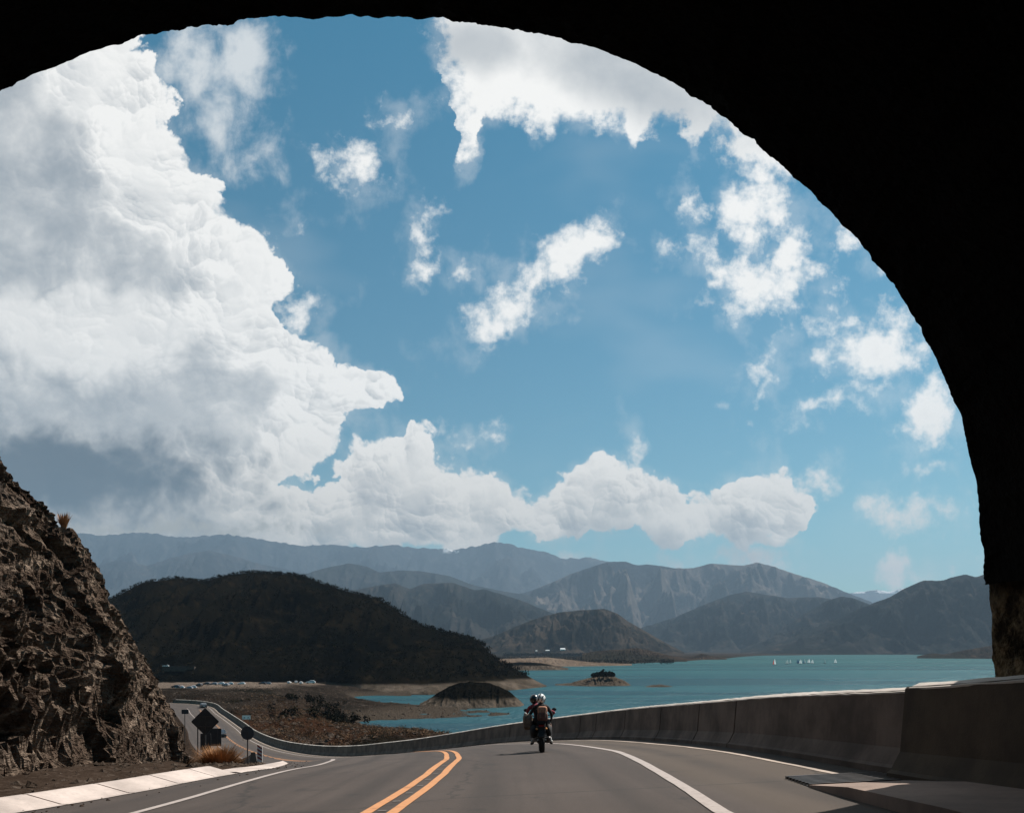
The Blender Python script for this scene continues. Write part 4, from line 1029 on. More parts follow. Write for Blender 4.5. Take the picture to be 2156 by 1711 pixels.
# trees and bushes on the small island and at the far shore
ib = empty('bush', (pX(1270, 626), 626, -20.6), 0, 'dark round bush on top of the small gravel island', 'bush')
cs = np.array([(-9, 0, .6), (-6, 0, 1.2), (-2, 0, 1.8), (2, 0, 1.6), (6, 0, 1.9), (8.5, 0, 1.1), (-1, 0, 4.2), (0, 0, 5.8)])*np.array([.85, 1, .8])
V, Q = leaf_cloud(cs, np.array([2.2, 2.4, 2.6, 2.6, 2.7, 2.0, 1.2, .9]), 900, .55, RNG)
fast_mesh('foliage', V, Q, M['bush_dark'], ib, smooth=False, k=3)
mb = MB(); mb.tube([(0, 0, -2), (-.3, 0, 1.5), (-.8, 0, 4.5)], [.35, .25, .1], 6); mb.build('stem', M['bush_dark'], ib)
n = 900; px_ = RNG.uniform(1060, 1340, n); yy_ = RNG.uniform(2900, 3250, n); yy_ = np.where(px_ > 1290, yy_*.96, yy_)
ct = np.stack([pX(px_, yy_), yy_, np.full(n, -22.0)], 1)
V, Q = leaf_cloud(ct, 4+RNG.random(n)*6, 24, 3.2, RNG)
tag(fast_mesh('tree_line', V, Q, M['bush_dark'], smooth=False, k=3), kind='stuff')
n = 1500; px_ = RNG.uniform(1010, 1420, n); yy_ = RNG.uniform(1500, 2800, n)
ct = np.stack([pX(px_, yy_), yy_, np.full(n, -24.6)], 1)
V, Q = leaf_cloud(ct, 2+RNG.random(n)*3, 14, 1.6, RNG)
tag(fast_mesh('far_scrub', V, Q, M['scrub'], smooth=False, k=3), kind='stuff')

# ------------------------------------------------------------------ road signs seen from behind
def post(root, x, h, r=.03, z0=-.3):
    m_ = MB(); m_.tube([(x, 0, z0), (x, 0, h)], r, 8); return m_.build('post', M['steel'], root)
def plate(root, pts, y=-.02, th=.012, name='panel', mat=None):
    n = len(pts); V = [(a, y, b) for a, b in pts]+[(a, y+th, b) for a, b in pts]
    return mk(name, V, [tuple(range(n)), tuple(range(2*n-1, n-1, -1))]+[(k, n+k, n+(k+1) % n, (k+1) % n) for k in range(n)], mat or M['sign_back'], root)
def stand(px, Yd, w=None):
    """ground point under a column of the photo at distance Yd"""
    x = pX(px, Yd); best = min(range(60, 140), key=lambda i: abs(surf([i], 14.5)[0][1]-Yd))
    d = (x-C[best, 0])*NN[best, 0]+(Yd-C[best, 1])*NN[best, 1]
    g_ = vz(best, d); return Vector((x, Yd, g_.z))
def rounded(cx, cz, hw, hh, r=.06, rot=0):
    out = []
    for sx, sz, a0 in ((1, 1, 0), (-1, 1, 90), (-1, -1, 180), (1, -1, 270)):
        for k in range(5):
            a = R(a0+22.5*k); x, z = sx*(hw-r)+r*math.cos(a), sz*(hh-r)+r*math.sin(a)
            c_, s_ = math.cos(R(rot)), math.sin(R(rot)); out.append((cx+x*c_-z*s_, cz+x*s_+z*c_))
    return out
gl = stand(432, 32); s1 = empty('road_sign', gl, R(4), 'large diamond warning sign seen from its dark back beside the rock face', 'road sign')
zc = pZ(1518, 32)-gl.z
post(s1, 0, zc+.2); plate(s1, rounded(0, zc, .39, .39, .05, 45))
for q_ in (.2, -.2):
    mb = MB(); mb.box((0, -.035, zc+q_), (.5, .02, .04)); mb.build('bracket', M['steel'], s1)
gl = stand(447, 41); s2 = empty('road_sign', gl, R(-3), 'tall rectangular sign back on two posts behind the diamond sign', 'road sign')
zt, zb = pZ(1532, 41)-gl.z, pZ(1569, 41)-gl.z
post(s2, -.30, zt-.05); post(s2, .27, zt-.05); plate(s2, rounded(.03, (zt+zb)/2, .44, (zt-zb)/2, .04))
gl = stand(433, 37); s3 = empty('road_sign', gl, R(2), 'low square sign back left of the tall rectangular sign', 'road sign')
zt, zb = pZ(1543, 37)-gl.z, pZ(1578, 37)-gl.z
post(s3, -.12, zt); post(s3, -.36, zt+.65); plate(s3, rounded(0, (zt+zb)/2, .24, (zt-zb)/2, .04))
gl = stand(521, 41); s4 = empty('road_sign', gl, R(-4), 'round sign on a single post seen from its grey back near the kerb tip', 'road sign')
zc = pZ(1542, 41)-gl.z
post(s4, 0, zc+.1, .035); plate(s4, [(.345*math.cos(2*math.pi*k/32), zc+.345*math.sin(2*math.pi*k/32)) for k in range(32)], mat=plain('sign_back_blue', (.05, .055, .062), .55, .15, 5))
gl = Vector((pX(389, 62), 62, pZ(1500, 62)-1.6)); s5 = empty('road_sign', gl, 0, 'small dark rectangular sign jutting from the rock face above the road', 'road sign')
post(s5, 0, 1.6, .03, -5.5); plate(s5, rounded(.02, 1.7, .27, .17, .02))
# white information board on the slope beyond the barrier
gl = Vector((pX(518.5, 150), 150, pZ(1513, 150)-.3)); s6 = empty('information_board', gl, R(8), 'small white board with dark figures on the slope beyond the barrier', 'sign')
post(s6, -.6, .4, .04, -4.5); post(s6, .6, .4, .04, -4.5); plate(s6, rounded(0, .65, .75, .36, .03), mat=M['white'])
for x0 in (-.4, .3):
    mb = MB(); mb.box((x0, -.03, .60), (.12, .01, .30), 0, Matrix.Rotation(R(12), 3, 'Y')); mb.box((x0+.12, -.03, .55), (.26, .01, .07), 0, Matrix.Rotation(R(-25 if x0 < 0 else 20), 3, 'Y'))
    mb.build('figure', M['dark_metal'], s6)
# striped hazard marker on the barrier end
be = surf([108.0], 14.5)[0]
mkx = pX(548, 43.3)
hm = empty('hazard_marker', (mkx, 43.2, be[2]), R(0), 'red and white striped hazard marker on the end of the inner barrier', 'marker')
mb = MB(); mb.box((0, 0, .66), (.27, .03, .86)); mb.build('board', M['white'], hm)
for k in range(4):
    z0 = .44+.20*k
    V = [(-.13, -.019, z0+.16), (-.13, -.019, z0+.06), (.13, -.019, z0-.10), (.13, -.019, z0)]
    o = mk('stripe', V+[(a, b+.003, c_) for a, b, c_ in V], [(0,1,2,3),(7,6,5,4),(0,4,5,1),(1,5,6,2),(2,6,7,3),(3,7,4,0)], M['red'], hm)

# ------------------------------------------------------------------ cars
def carmat(name, col, rough=.3): return plain(name, col, rough, .05, 3, metal=.3, spec=.6)
CARC = {'white': carmat('car_white', (.70, .70, .70)), 'silver': carmat('car_silver', (.28, .29, .31)), 'dark': carmat('car_dark', (.015, .017, .02)), 'grey': carmat('car_grey', (.09, .095, .10))}
M['lamp_red'] = plain('lamp_red', (.20, .01, .01), .3, .1, 5)
M['lamp_clear'] = plain('lamp_clear', (.55, .55, .55), .1, .1, 5, metal=.7)
def car_parts(root, colour):
    """a hatchback 4.2 m long, nose towards +y, wheels on z = 0"""
    L, Wd = 4.2, 1.72
    prof = [(-2.1,.35),(-2.1,.75),(-2.02,.98),(-1.55,1.40),(-.9,1.48),(.1,1.46),(.9,1.02),(1.75,.88),(2.08,.70),(2.1,.35)]
    def loft(pts, half, inset):
        V = []; n = len(pts)
        for s_ in (-1, 1):
            V += [(s_*(half-inset(z)), y, z) for y, z in pts]
        Fc = [tuple(range(n)), tuple(range(2*n-1, n-1, -1))]+[(k, n+k, n+(k+1) % n, (k+1) % n) for k in range(n)]
        return V, Fc
    V, Fc = loft(prof, Wd/2, lambda z: 0 if z < .95 else (z-.95)*.42)
    body = mk('body', V, Fc, CARC[colour], root)
    bv = body.modifiers.new('bevel', 'BEVEL'); bv.width = .05; bv.segments = 2; bv.limit_method = 'ANGLE'
    def pane(name, pts): 
        V = list(pts); n = len(V)
        return mk(name, V, [tuple(range(n))], M['glass_bright'], root)
    # windows lie 8 mm proud of the body
    pane('rear_window', [(-.66,-2.03,1.02),(.66,-2.03,1.02),(.52,-1.60,1.385),(-.52,-1.60,1.385)])
    pane('windscreen', [(.66,.93,1.035),(-.66,.93,1.035),(-.52,.18,1.43),(.52,.18,1.43)])
    for s_ in (-1, 1):
        q = [(s_*(Wd/2-(z-.95)*.42+.008), y, z) for y, z in ((-1.75,1.02),(.75,1.02),(.12,1.37),(-1.45,1.34))]
        pane('side_window', q if s_ > 0 else q[::-1])
        m_ = MB(); m_.box((s_*.70, -2.10, .80), (.26, .05, .22)); m_.build('tail_light', M['lamp_red'], root)
        m_ = MB(); m_.box((s_*.66, 2.04, .70), (.34, .10, .14)); m_.build('headlight', M['lamp_clear'], root)
        for y in (-1.30, 1.30):
            m_ = MB(); m_.wheel((s_*.78, y, .31), .31, .2, (1, 0, 0), [(.31, -.09), (.31, .09), (.10, .10), (.10, -.10)], 20); w_o = m_.build('wheel', M['black'], root)
            m_ = MB(); m_.wheel((s_*.88, y, .31), .2, .02, (1, 0, 0), [(.20, -.02), (.20, .012), (.02, .012), (.02, -.02)], 14); m_.build('rim', M['steel'], w_o)
    m_ = MB(); m_.box((0, -2.115, .62), (.42, .01, .12)); m_.build('number_plate', M['white'], root)
    m_ = MB(); m_.box((0, 0, .32), (1.6, 4.0, .14)); m_.build('underbody', M['black'], root)
protos = {}
def car(loc, rz, colour, label, group, pitch=0, scale=1.0):
    if colour not in protos:
        r = empty('car', loc, rz); car_parts(r, colour); protos[colour] = r
    else:
        src = protos[colour]; r = src.copy(); COL.objects.link(r)
        for ch in src.children:
            c_ = ch.copy(); COL.objects.link(c_); c_.parent = r
            for g2 in ch.children:
                d_ = g2.copy(); COL.objects.link(d_); d_.parent = c_
        r.location = loc; r.rotation_euler = (0, 0, rz)
    r.scale = (scale,)*3
    for k_ in list(r.keys()): del r[k_]
    return tag(r, label, 'car', group)
def heading(i): return math.atan2(T[i][1], T[i][0])-math.pi/2
def station(px, wv, lo=100, hi=360):
    """station whose point at offset wv stands in column px"""
    I = np.arange(lo, hi, .5); p = surf(I, wv); c_ = CX+F*p[:, 0]/p[:, 1]; return I[np.argmin(np.abs(c_-px))]
i1 = station(430, 2.9, 250, 345)
car(sp(i1, 3.2, .012), heading(int(i1)), 'grey', 'silver-grey hatchback driving away on the far bend of the road', 'cars on the road')
i2 = station(466, 6.0, 200, 300)
car(sp(i2, 6.0, .012), heading(int(i2))+math.pi, 'dark', 'black car coming towards us behind the rectangular sign', 'cars on the road')
def ground_z(x, y):
    d = (SHP[:, 0]-x)**2+(SHP[:, 1]-y)**2; k = np.argsort(d)[:4]; return float(SHP[k, 2].max())
park = [(370,1455,405,'dark','first parked car from the rock face, dark with a pale roof',80),
 (379,1455,410,'white','second parked car from the rock face, white',95),
 (397,1454,412,'silver','third parked car from the rock face, silver',85),
 (405,1454,418,'white','fourth parked car from the rock face, white and half hidden by the silver one',100),
 (419.5,1450.5,428,'dark','fifth parked car from the rock face, dark on the bank',60),
 (435,1448,436,'dark','sixth parked car from the rock face, dark and low',75),
 (449.5,1447,440,'silver','seventh parked car from the rock face, silver beyond the dark pair',90),
 (465,1446,446,'white','eighth parked car from the rock face, white beside the taller silver car',85),
 (475,1446,440,'silver','ninth parked car from the rock face, silver and largest in the row',70),
 (483,1446,450,'white','tenth parked car from the rock face, white, right of the largest silver car',100),
 (508,1445,456,'white','white parked car standing alone in the middle of the sandy flat',90),
 (552,1443,468,'dark','dark parked car left of the silver one near the right end of the flat',85),
 (563,1441,474,'silver','silver parked car near the right end of the flat',95),
 (609,1438,496,'white','white parked car first in the group below the dark hill',0),
 (623,1438,498,'white','white parked car second in the group below the dark hill',15),
 (634,1438,496,'white','white parked car third in the group below the dark hill',5)]
for px_, py_, Yd, col_, lab, ang in park:
    x = pX(px_, Yd); zg = ground_z(x, Yd)
    car(Vector((x, Yd, max(zg, pZ(py_, Yd)-.2))), R(ang), col_, lab, 'cars parked on the sandy flat')
x = pX(654, 496); car(Vector((x, 496, max(ground_z(x, 496), pZ(1438, 496)))), R(92), 'white', 'long white van last in the group below the dark hill', 'cars parked on the sandy flat', scale=1.35)
# terrace with a wall on the hill foot and a car on it
M['terrace'] = concrete('terrace_stone', (.040, .032, .026), .3)
mb = MB(); xt0, xt1 = pX(325, 545), pX(394, 545)
mb.box(((xt0+xt1)/2, 572, pZ(1404, 545)-1.5), (xt1-xt0, 30, 3)); mb.box(((xt0+xt1)/2, 557.3, pZ(1404, 545)+.2), (xt1-xt0, .5, .5))
tag(mb.build('terrace', M['terrace']), 'flat stone terrace cut into the foot of the dark hill', 'terrace')
car(Vector((pX(349, 562), 562, pZ(1404, 545)+.01)), R(95), 'white', 'white car standing on the stone terrace at the hill foot', None)

# ------------------------------------------------------------------ far houses
def house(px, py, Yd, w, h, label):
    r = empty('house', (pX(px, Yd), Yd, pZ(py, Yd)), R(10), label, 'house')
    m_ = MB(); m_.box((0, 0, h*.3), (w, w*.6, h*.6)); m_.build('wall', M['white'], r)
    V = [(-w*.55,-w*.36,h*.6),(w*.55,-w*.36,h*.6),(w*.55,w*.36,h*.6),(-w*.55,w*.36,h*.6),(-w*.5,0,h),(w*.5,0,h)]
    mk('roof', V, [(0,1,5,4),(2,3,4,5),(1,2,5),(3,0,4),(3,2,1,0)], M['metal_roof'], r)
    m_ = MB(); m_.box((w*.2, -w*.3-.03, h*.22), (w*.14, .05, h*.4)); m_.build('door', M['dark_metal'], r)
    m_ = MB(); m_.box((-w*.2, -w*.3-.03, h*.35), (w*.2, .05, h*.2)); m_.build('window', M['dark_metal'], r)
M['metal_roof'] = plain('pale_metal_roof', (.62, .66, .68), .5, .05, 1)
house(1184, 1368.5, 2500, 15, 7, 'pale house with a bright roof beside the curved track on the far shore')
house(1152, 1369.5, 2600, 12, 3.5, 'low pale shed left of the bright-roofed house on the far shore')
house(1129, 1370.5, 2400, 5, 3.5, 'tiny white hut at the left end of the far shore, touching the dark hill')

# ------------------------------------------------------------------ sailing boats
def sailcloth(name, col):
    m, q, b = base_mat(name, .8, .2)
    c = q.mix(q.ramp(q.noise(pos(q), .8, 4), .3, .7), tuple(v*.93 for v in col), col); q.put(b.inputs['Base Color'], c)
    t = q.node('ShaderNodeBsdfTranslucent'); q.put(t.inputs[0], c)
    x = q.node('ShaderNodeMixShader'); x.inputs[0].default_value = .55
    q.nt.links.new(b.outputs[0], x.inputs[1]); q.nt.links.new(t.outputs[0], x.inputs[2]); q.nt.links.new(x.outputs[0], q.nt.nodes['Material Output'].inputs[0]); return m
M['sail'] = sailcloth('sail_white', (.85, .87, .85))
M['sail_red'] = sailcloth('sail_red', (.75, .05, .02))
M['sail_blue'] = sailcloth('sail_blue', (.02, .08, .20))
M['hull'] = plain('hull_dark', (.03, .035, .04), .4, .1, .5)
M['sail_grey'] = sailcloth('sail_grey', (.34, .42, .42))
def boat(px, py, h, ang, sail, jib, label, lean=8):
    h *= 1.3; ang = 90+(ang-75)*.5
    Yd = -WZ*F/(py-HY)
    r = empty('sailing_boat', (pX(px, Yd), Yd, WZ), R(ang), label, 'sailing boat', 'small sailing boats racing on the far water')
    r.rotation_euler = (0, R(lean), R(ang))
    m_ = MB(); secs = [(-2.6, .75, .62), (-1.2, .95, .60), (.6, .85, .62), (1.9, .45, .70), (2.8, .04, .82)]
    V = []; 
    for y, hw, zt in secs: V += [(-hw, y, zt), (-hw*.75, y, .08), (0, y, -.15), (hw*.75, y, .08), (hw, y, zt)]
    Fc = [(i*5+k, i*5+k+1, (i+1)*5+k+1, (i+1)*5+k) for i in range(4) for k in range(4)]+[(i*5+4, i*5, (i+1)*5, (i+1)*5+4) for i in range(4)]+[(0,4,3,2,1),(20,21,22,23,24)]
    m_.add(V, Fc); m_.build('hull', M['hull'], r)
    m_ = MB(); m_.tube([(0, .6, .5), (0, .55, h)], [.07, .04], 6); m_.build('mast', M['steel'], r)
    def cloth(name, a, b, c_, mat, belly):
        V = []; n = 8
        for i in range(n+1):
            for j in range(n+1-i):
                u, v = i/n, j/n; p = Vector(a)*(1-u-v)+Vector(b)*u+Vector(c_)*v
                p.x += belly*4*((1-u-v)*u+u*v+(1-u-v)*v)*.8; V.append(p)
        idx = {}; k = 0
        for i in range(n+1):
            for j in range(n+1-i): idx[i, j] = k; k += 1
        Fc = [(idx[i, j], idx[i+1, j], idx[i, j+1]) for i in range(n) for j in range(n-i)]+[(idx[i+1, j], idx[i+1, j+1], idx[i, j+1]) for i in range(n) for j in range(n-i-1)]
        o = mk(name, V, Fc, mat, r, True)
    cloth('mainsail', (0, .5, 1.0), (0, -3.0, 1.0), (0, -1.0, h-.1), sail, .45)
    if jib: cloth('jib', (.1, 2.7, .9), (.2, .7, 1.1), (.05, .65, h*.82), jib, .5)
s, gr_, bl_, rd = M['sail'], M['sail_grey'], M['sail_blue'], M['sail_red']
boat(1629.5, 1398.5, 8.6, 60, s, rd, 'sailing boat with a red foresail, leftmost and nearest of the fleet', 6)
boat(1656, 1397, 6.8, 40, gr_, gr_, 'grey-sailed boat close behind the red one, left of a pair', 10)
boat(1662, 1395.5, 6.4, 75, gr_, None, 'small dark-hulled boat, right of the grey-sailed pair', -8)
boat(1679.5, 1395.5, 7.6, 100, bl_, bl_, 'boat with a dark blue sail leading the white one in the middle of the fleet', 12)
boat(1684.5, 1396.8, 7.0, 65, s, s, 'white-sailed boat directly right of the dark blue sail', 8)
boat(1693, 1395.8, 7.0, 80, gr_, bl_, 'boat with half blue and half grey sails right of the middle white one', 5)
boat(1702, 1395, 7.0, 55, s, s, 'white-sailed boat farther back, first of the two right of the blue and grey sail', 9)
boat(1709.5, 1396, 6.6, 70, s, s, 'white-sailed boat nearer us, second of the two right of the blue and grey sail', 10)
boat(1735.5, 1396, 7.0, 110, gr_, None, 'lone pale grey boat between the fleet and the rightmost boat', 3)
boat(1758, 1395.5, 7.4, 60, s, s, 'white-sailed boat farthest right of the fleet', 12)
# dark mooring poles in the water left of the fleet
for px_, py_, lb in ((1147, 1411.5, 'left'), (1143+56, 1411.5, 'middle'), (1221, 1410.5, 'right'), (1498, 1411, 'lone')):
    Yd = -WZ*F/(py_-HY); m_ = MB(); m_.tube([(0, 0, -2), (0, 0, 4.5)], [.22, .12], 6); o = m_.build('mooring_pole', M['dark_metal']); o.location = (pX(px_, Yd), Yd, WZ)
    tag(o, {'left': 'thin dark pole in the water, leftmost of the three near the spit', 'middle': 'thin dark pole in the water, middle of the three near the spit', 'right': 'thin dark pole in the water, rightmost of the three near the spit', 'lone': 'thin dark pole standing alone in the open water'}[lb], 'pole', 'poles standing in the lake')

# ------------------------------------------------------------------ motorcycle and riders
from mathutils import Euler
mo = sp(84.0, 4.25, .012)
my = Vector((pX(1141, 22.4), 22.4, 0)); 
YAW = R(-1)
# ground height under the bike
best = min(((i, w) for i in np.arange(80, 90, .25) for w in np.arange(2.5, 6, .1)), key=lambda a: (surf([a[0]], a[1])[0][0]-my.x)**2+(surf([a[0]], a[1])[0][1]-my.y)**2)
gz = surf([best[0]], best[1])[0][2]
bike = empty('motorcycle', (my.x, my.y, gz), YAW, 'black motorcycle with two riders leaning into the bend', 'motorcycle')
PITCH = -.105
bike.rotation_euler = Euler((PITCH, R(-2), YAW), 'XYZ')
tyre = [(.315, -.03), (.30, -.065), (.26, -.075), (.225, -.05), (.225, .05), (.26, .075), (.30, .065), (.315, .03)]
for y, nm in ((.0, 'rear'), (1.36, 'front')):
    m_ = MB(); m_.wheel((0, y, .315), .3, .1, (1, 0, 0), tyre, 32); w_ = m_.build('wheel', M['black'], bike, True)
    m_ = MB(); m_.wheel((0, y, .315), .2, .1, (1, 0, 0), [(.23, -.045), (.23, .045), (.20, .04), (.20, -.04)], 28)
    for k in range(5):
        a = 2*math.pi*k/5; m_.tube([(0, y+.04*math.cos(a), .315+.04*math.sin(a)), (0, y+.21*math.cos(a), .315+.21*math.sin(a))], .018, 6)
    m_.build('rim', M['steel'], w_)
m_ = MB(); m_.ball((0, .60, .42), (.17, .26, .21)); m_.box((0, .62, .60), (.26, .34, .22)); m_.build('engine', M['dark_metal'], bike, True)
m_ = MB(); m_.ball((0, .72, .86), (.155, .30, .15)); m_.build('fuel_tank', M['black'], bike, True)
m_ = MB(); m_.box((0, .22, .80), (.27, .72, .10), taper=.85); m_.box((0, -.16, .84), (.22, .26, .08)); m_.build('seat', M['black'], bike)
m_ = MB(); m_.box((0, -.20, .66), (.17, .34, .16)); m_.box((0, -.34, .56), (.15, .10, .30), rot=Matrix.Rotation(R(-20), 3, 'X')); m_.build('rear_fender', M['black'], bike)
for s_ in (-1, 1):
    m_ = MB(); m_.ball((s_*.21, .02, .60), (.12 if s_ < 0 else .09, .24, .19), 0, 16, 10); m_.build('pannier', M['black'], bike, True)
m_ = MB(); m_.box((0, -.375, .74), (.14, .03, .06)); m_.build('tail_light', M['lamp_red'], bike)
m_ = MB(); m_.box((0, -.40, .52), (.17, .01, .12), rot=Matrix.Rotation(R(-20), 3, 'X')); m_.build('number_plate', M['dark_metal'], bike)
m_ = MB(); m_.tube([(.15, .55, .28), (.18, .2, .30), (.20, -.28, .40)], [.03, .045, .055], 10); m_.build('exhaust', M['steel'], bike, True)
m_ = MB(); m_.tube([(-.09, 0, .315), (-.10, .5, .42)], .03, 8); m_.tube([(.09, 0, .315), (.10, .5, .42)], .03, 8); m_.build('swing_arm', M['dark_metal'], bike)
m_ = MB(); m_.tube([(-.09, 1.36, .315), (-.09, 1.12, .98)], .028, 8); m_.tube([(.09, 1.36, .315), (.09, 1.12, .98)], .028, 8); m_.build('fork', M['steel'], bike)
m_ = MB(); m_.tube([(-.40, .96, 1.08), (-.25, 1.06, 1.06), (0, 1.10, 1.02), (.25, 1.06, 1.06), (.40, .96, 1.08)], .018, 8); m_.build('handlebar', M['dark_metal'], bike)
for s_ in (-1, 1):
    m_ = MB(); m_.tube([(s_*.33, 1.02, 1.07), (s_*.40, 1.02, 1.20)], .008, 6); m_.ball((s_*.41, 1.02, 1.22), (.07, .02, .05)); m_.build('mirror', M['dark_metal'], bike, True)
    m_ = MB(); m_.tube([(s_*.10, .42, .33), (s_*.27, .42, .31)], .018, 6); m_.build('footrest', M['dark_metal'], bike)
    m_ = MB(); m_.tube([(s_*.10, .08, .40), (s_*.27, .06, .37)], .018, 6); m_.build('footrest', M['dark_metal'], bike)
    m_ = MB(); m_.ball((s_*.13, -.34, .66), (.03, .04, .03)); m_.build('indicator', M['yellow'], bike, True)
m_ = MB(); m_.ball((0, 1.20, .90), (.10, .09, .11)); m_.build('headlight', M['lamp_clear'], bike, True)
m_ = MB(); m_.box((0, 1.34, .655), (.11, .42, .03)); m_.build('front_fender', M['black'], bike)

def skin(name, joints, bones, radii, mats, root_i=0, zone=None, levels=2):
    """one continuous surface grown round a skeleton; returns a plain mesh object"""
    me = bpy.data.meshes.new(name); me.from_pydata([tuple(j) for j in joints], bones, [])
    o = bpy.data.objects.new(name, me); COL.objects.link(o)
    o.modifiers.new('skin', 'SKIN')
    if not me.skin_vertices: me.skin_vertices  # layer is made by the modifier below
    if len(me.skin_vertices) == 0:
        import bmesh
        b_ = bmesh.new(); b_.from_mesh(me); b_.verts.layers.skin.verify(); b_.to_mesh(me); b_.free()
    for i, r in enumerate(radii):
        me.skin_vertices[0].data[i].radius = (r, r) if not isinstance(r, tuple) else r
        me.skin_vertices[0].data[i].use_root = (i == root_i)
    ss = o.modifiers.new('sub', 'SUBSURF'); ss.levels = levels; ss.render_levels = levels
    bpy.context.view_layer.update()
    dg = bpy.context.evaluated_depsgraph_get()
    nm = bpy.data.meshes.new_from_object(o.evaluated_get(dg)); nm.name = name
    o.modifiers.clear(); o.data = nm
    nm.materials.clear()
    for m_ in mats: nm.materials.append(m_)
    if zone:
        for p in nm.polygons: p.material_index = zone(p.center)
    for p in nm.polygons: p.use_smooth = True
    return o
M['cloth_black'] = plain('cloth_black', (.010, .009, .009), .9, .3, 8, bmp=.01)
M['cloth_red'] = plain('cloth_red', (.16, .018, .030), .9, .25, 8, bmp=.01)
M['skin'] = plain('skin', (.18, .095, .06), .6, .1, 12)
M['jeans'] = plain('dark_trousers', (.016, .015, .017), .9, .3, 10, bmp=.01)
M['helmet_white'] = None
def helmetmat():
    m, q, b = base_mat('helmet_white_black', .2, .6)
    p = pos(q, True)
    x, y, z = q.xyz(p); n = q.m('SINE', q.mad(q.sub(x, q.mul(z, .45)), 62.0, q.mul(q.noise(p, 9, 2), 5.0)))
    q.put(b.inputs['Base Color'], q.mix(q.ramp(n, .45, .6), (.62, .62, .60), (.012, .012, .012))); return m
M['helmet_white'] = helmetmat()
M['helmet_black'] = plain('helmet_black', (.008, .008, .009), .18, .1, 5, spec=.7)
M['shoe_white'] = plain('shoe_white', (.50, .50, .48), .7, .35, 25)
M['pack'] = plain('backpack_brown', (.42, .20, .12), .8, .35, 14, bmp=.01)
M['pack_low'] = plain('backpack_dark_brown', (.13, .055, .038), .85, .3, 12, bmp=.01)
M['bag'] = plain('bag_tan', (.16, .115, .08), .9, .4, 12, bmp=.01)
def to_world(v): return bike.matrix_world @ Vector(v)
bpy.context.view_layer.update()
BM = Euler((PITCH, R(-2), YAW), 'XYZ').to_matrix().to_4x4(); BM.translation = Vector((my.x, my.y, gz))
def person(label, y0, headx, lean, sh, hips, mats, zone, arm, foot, knee, helmet_mat, hand_r=.024):
    """seated astride; all joints in the bike's own frame"""
    J = []; B = []; Rr = []
    def j(p, r, par=None):
        J.append(Vector(p)); Rr.append(r)
        if par is not None: B.append((par, len(J)-1))
        return len(J)-1
    pel = j((0, y0, hips), (.155, .13))
    ab = j((headx*.25, y0+lean*.25, hips+.16), (.150, .115), pel)
    ch = j((headx*.55, y0+lean*.6, hips+.33), (.165, .125), ab)
    up = j((headx*.8, y0+lean*.85, sh), (.12, .10), ch)
    nk = j((headx*.95, y0+lean, sh+.09), (.052, .055), up)
    hd = j((headx, y0+lean+.02, sh+.19), (.085, .10), nk)
    hz = j((headx, y0+lean+.03, sh+.27), (.07, .085), hd)
    for s_ in (-1, 1):
        a = arm[0 if s_ < 0 else 1]
        s0 = j((headx*.8+s_*.175, y0+lean*.8, sh-.02), .062, up)
        e0 = j(a[0], .045, s0); w0 = j(a[1], .030, e0); p0 = j(a[2], (.036, .022), w0)
        d = (Vector(a[2])-Vector(a[1])).normalized(); sd = d.cross(Vector((s_*1.0, 0, .1))).normalized()
        # palm, four fingers of unequal length curled down, thumb off the side
        for k, ln in enumerate((.055, .065, .06, .045)):
            o_ = sd*(.012*(k-1.5)*1.7)
            f0 = j(Vector(a[2])+o_+d*.02, .010, p0)
            f1 = j(Vector(a[2])+o_+d*(.02+ln*.6)+Vector((0, 0, -.012)), .009, f0)
            j(Vector(a[2])+o_+d*(.02+ln*.8)+Vector((0, 0, -.035)), .008, f1)
        t0_ = j(Vector(a[1])+d*.02-sd*.035, .011, w0); j(Vector(a[1])+d*.05-sd*.05+Vector((0, 0, -.01)), .009, t0_)
        th = j((s_*.13, y0+.04, hips-.01), .105, pel)
        kn = j((s_*knee[0], y0+knee[1], knee[2]), .072, th)
        an = j((s_*foot[0], y0+foot[1], foot[2]+.08), .045, kn)
        he = j((s_*foot[0], y0+foot[1]-.02, foot[2]), .045, an)
        j((s_*(foot[0]+.05), y0+foot[1]+.17, foot[2]-.02), .035, he)
    o = skin('person', J, B, Rr, mats, 0, zone)
    o.matrix_world = BM
    tag(o, label, 'person')
    # helmet shell, child of the person
    m_ = MB(); c_ = (headx, y0+lean+.03, sh+.215)
    m_.ball(c_, (.133, .155, .145), 0, 20, 14)
    h_ = m_.build('helmet', helmet_mat, o, True)
    m_ = MB(); m_.ball((c_[0], c_[1]+.035, c_[2]-.01), (.125, .13, .06), 0, 18, 10); m_.build('visor', M['glass'], h_, True)
    return o
# passenger
person('passenger in black top and white and black helmet wearing a brown backpack, seen from behind', -.02, .02, .06, 1.285, .90,
       [M['jeans'], M['cloth_black'], M['skin'], M['shoe_white']],
       lambda c: 3 if c.z < .42 else (1 if c.z > .90 and not (c.z < 1.0 and abs(c.x) > .2) else (2 if (.60 < c.z < .80 and abs(c.x) > .21 and c.x > 0) else 0)),
       [[(-.30, .12, 1.08), (-.26, .34, .97), (-.22, .40, .95)], [(.30, .04, 1.07), (.30, .24, .92), (.27, .32, .88)]],
       (.235, .08, .33), (.235, .42, .78), M['helmet_white'])
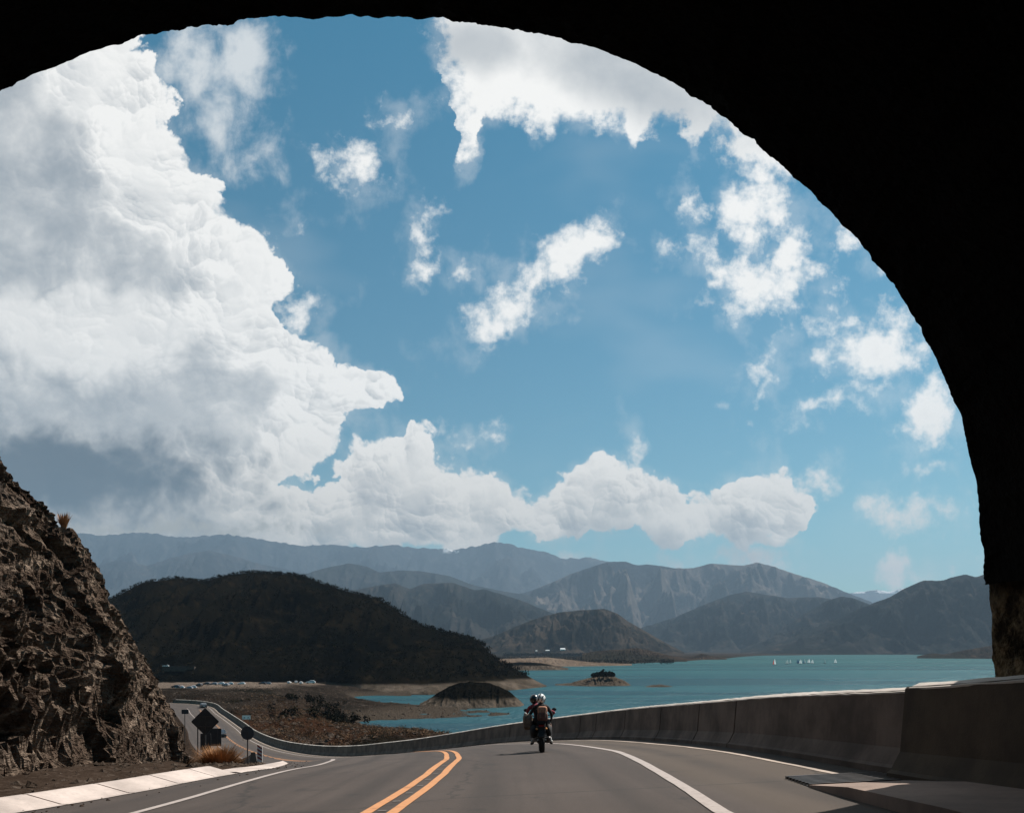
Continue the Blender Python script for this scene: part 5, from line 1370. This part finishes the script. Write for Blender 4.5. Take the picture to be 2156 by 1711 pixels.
# driver
person('driver in dark red shirt and black helmet in front of the passenger on the motorcycle', .36, -.16, .16, 1.30, .88,
       [M['jeans'], M['cloth_red'], M['skin'], M['cloth_black']],
       lambda c: 3 if c.z < .36 else (2 if (c.y > .78 and c.z > .9) else (1 if c.z > .92 else 0)),
       [[(-.40, .70, 1.12), (-.38, .92, 1.09), (-.37, .98, 1.09)], [(.40, .70, 1.12), (.38, .92, 1.09), (.37, .98, 1.09)]],
       (.25, .04, .27), (.26, .42, .74), M['helmet_black'])
def softbox(m_, c, d, n=3, m=0):
    """pillow-like block: superellipsoid"""
    V = []; Fc = []; nu, nv = 20, 12
    f = lambda t: math.copysign(abs(t)**.5, t)
    for j_ in range(nv+1):
        th = math.pi*j_/nv-math.pi/2
        for i_ in range(nu):
            a = 2*math.pi*i_/nu
            V.append((c[0]+d[0]/2*f(math.cos(th))*f(math.cos(a)), c[1]+d[1]/2*f(math.cos(th))*f(math.sin(a)), c[2]+d[2]/2*f(math.sin(th))))
    for j_ in range(nv):
        for i_ in range(nu): Fc.append((j_*nu+i_, j_*nu+(i_+1) % nu, (j_+1)*nu+(i_+1) % nu, (j_+1)*nu+i_))
    m_.add(V, Fc, m)
bp = empty('backpack', (0, 0, 0), 0, 'brown leather backpack on the back of the passenger', 'backpack'); bp.matrix_world = BM
m_ = MB(); softbox(m_, (.045, -.22, .99), (.29, .17, .26)); m_.build('pouch', M['pack_low'], bp, True)
m_ = MB(); softbox(m_, (.045, -.205, 1.17), (.27, .17, .22)); m_.build('flap', M['pack'], bp, True)
for x in (-.03, .12):
    m_ = MB(); m_.tube([(x, -.285, 1.20), (x, -.305, 1.08), (x, -.31, .96)], .012, 6); m_.build('strap', M['bag'], bp)
bg_ = empty('shoulder_bag', (0, 0, 0), 0, 'bulging tan bag hanging at the left side of the motorcycle', 'bag'); bg_.matrix_world = BM
m_ = MB(); softbox(m_, (-.37, .16, .86), (.27, .38, .44)); m_.build('pouch', M['bag'], bg_, True)
m_ = MB(); m_.tube([(-.43, .02, 1.09), (-.43, .30, 1.09)], .045, 10); m_.build('roll', M['shoe_white'], bg_, True)
m_ = MB(); m_.tube([(-.36, .10, 1.05), (-.24, .10, 1.18), (-.12, .10, 1.26)], .014, 6); m_.build('strap', M['bag'], bg_, True)

# ------------------------------------------------------------------ haze
V = [(-30000, -150, -62), (30000, -150, -62), (30000, 29000, -62), (-30000, 29000, -62), (-30000, -150, 2900), (30000, -150, 2900), (30000, 29000, 2900), (-30000, 29000, 2900)]
ho = mk('haze', V, [(0,3,2,1),(4,5,6,7),(0,1,5,4),(1,2,6,5),(2,3,7,6),(3,0,4,7)], None); ho['kind'] = 'stuff'
hm_ = bpy.data.materials.new('haze'); hm_.use_nodes = True; t_ = hm_.node_tree
for n in list(t_.nodes): t_.nodes.remove(n)
pv = t_.nodes.new('ShaderNodeVolumePrincipled'); pv.inputs['Color'].default_value = (.33, .48, .64, 1); pv.inputs['Density'].default_value = 4.0e-5; pv.inputs['Anisotropy'].default_value = .2
ou = t_.nodes.new('ShaderNodeOutputMaterial'); t_.links.new(pv.outputs[0], ou.inputs['Volume']); ho.data.materials.append(hm_)
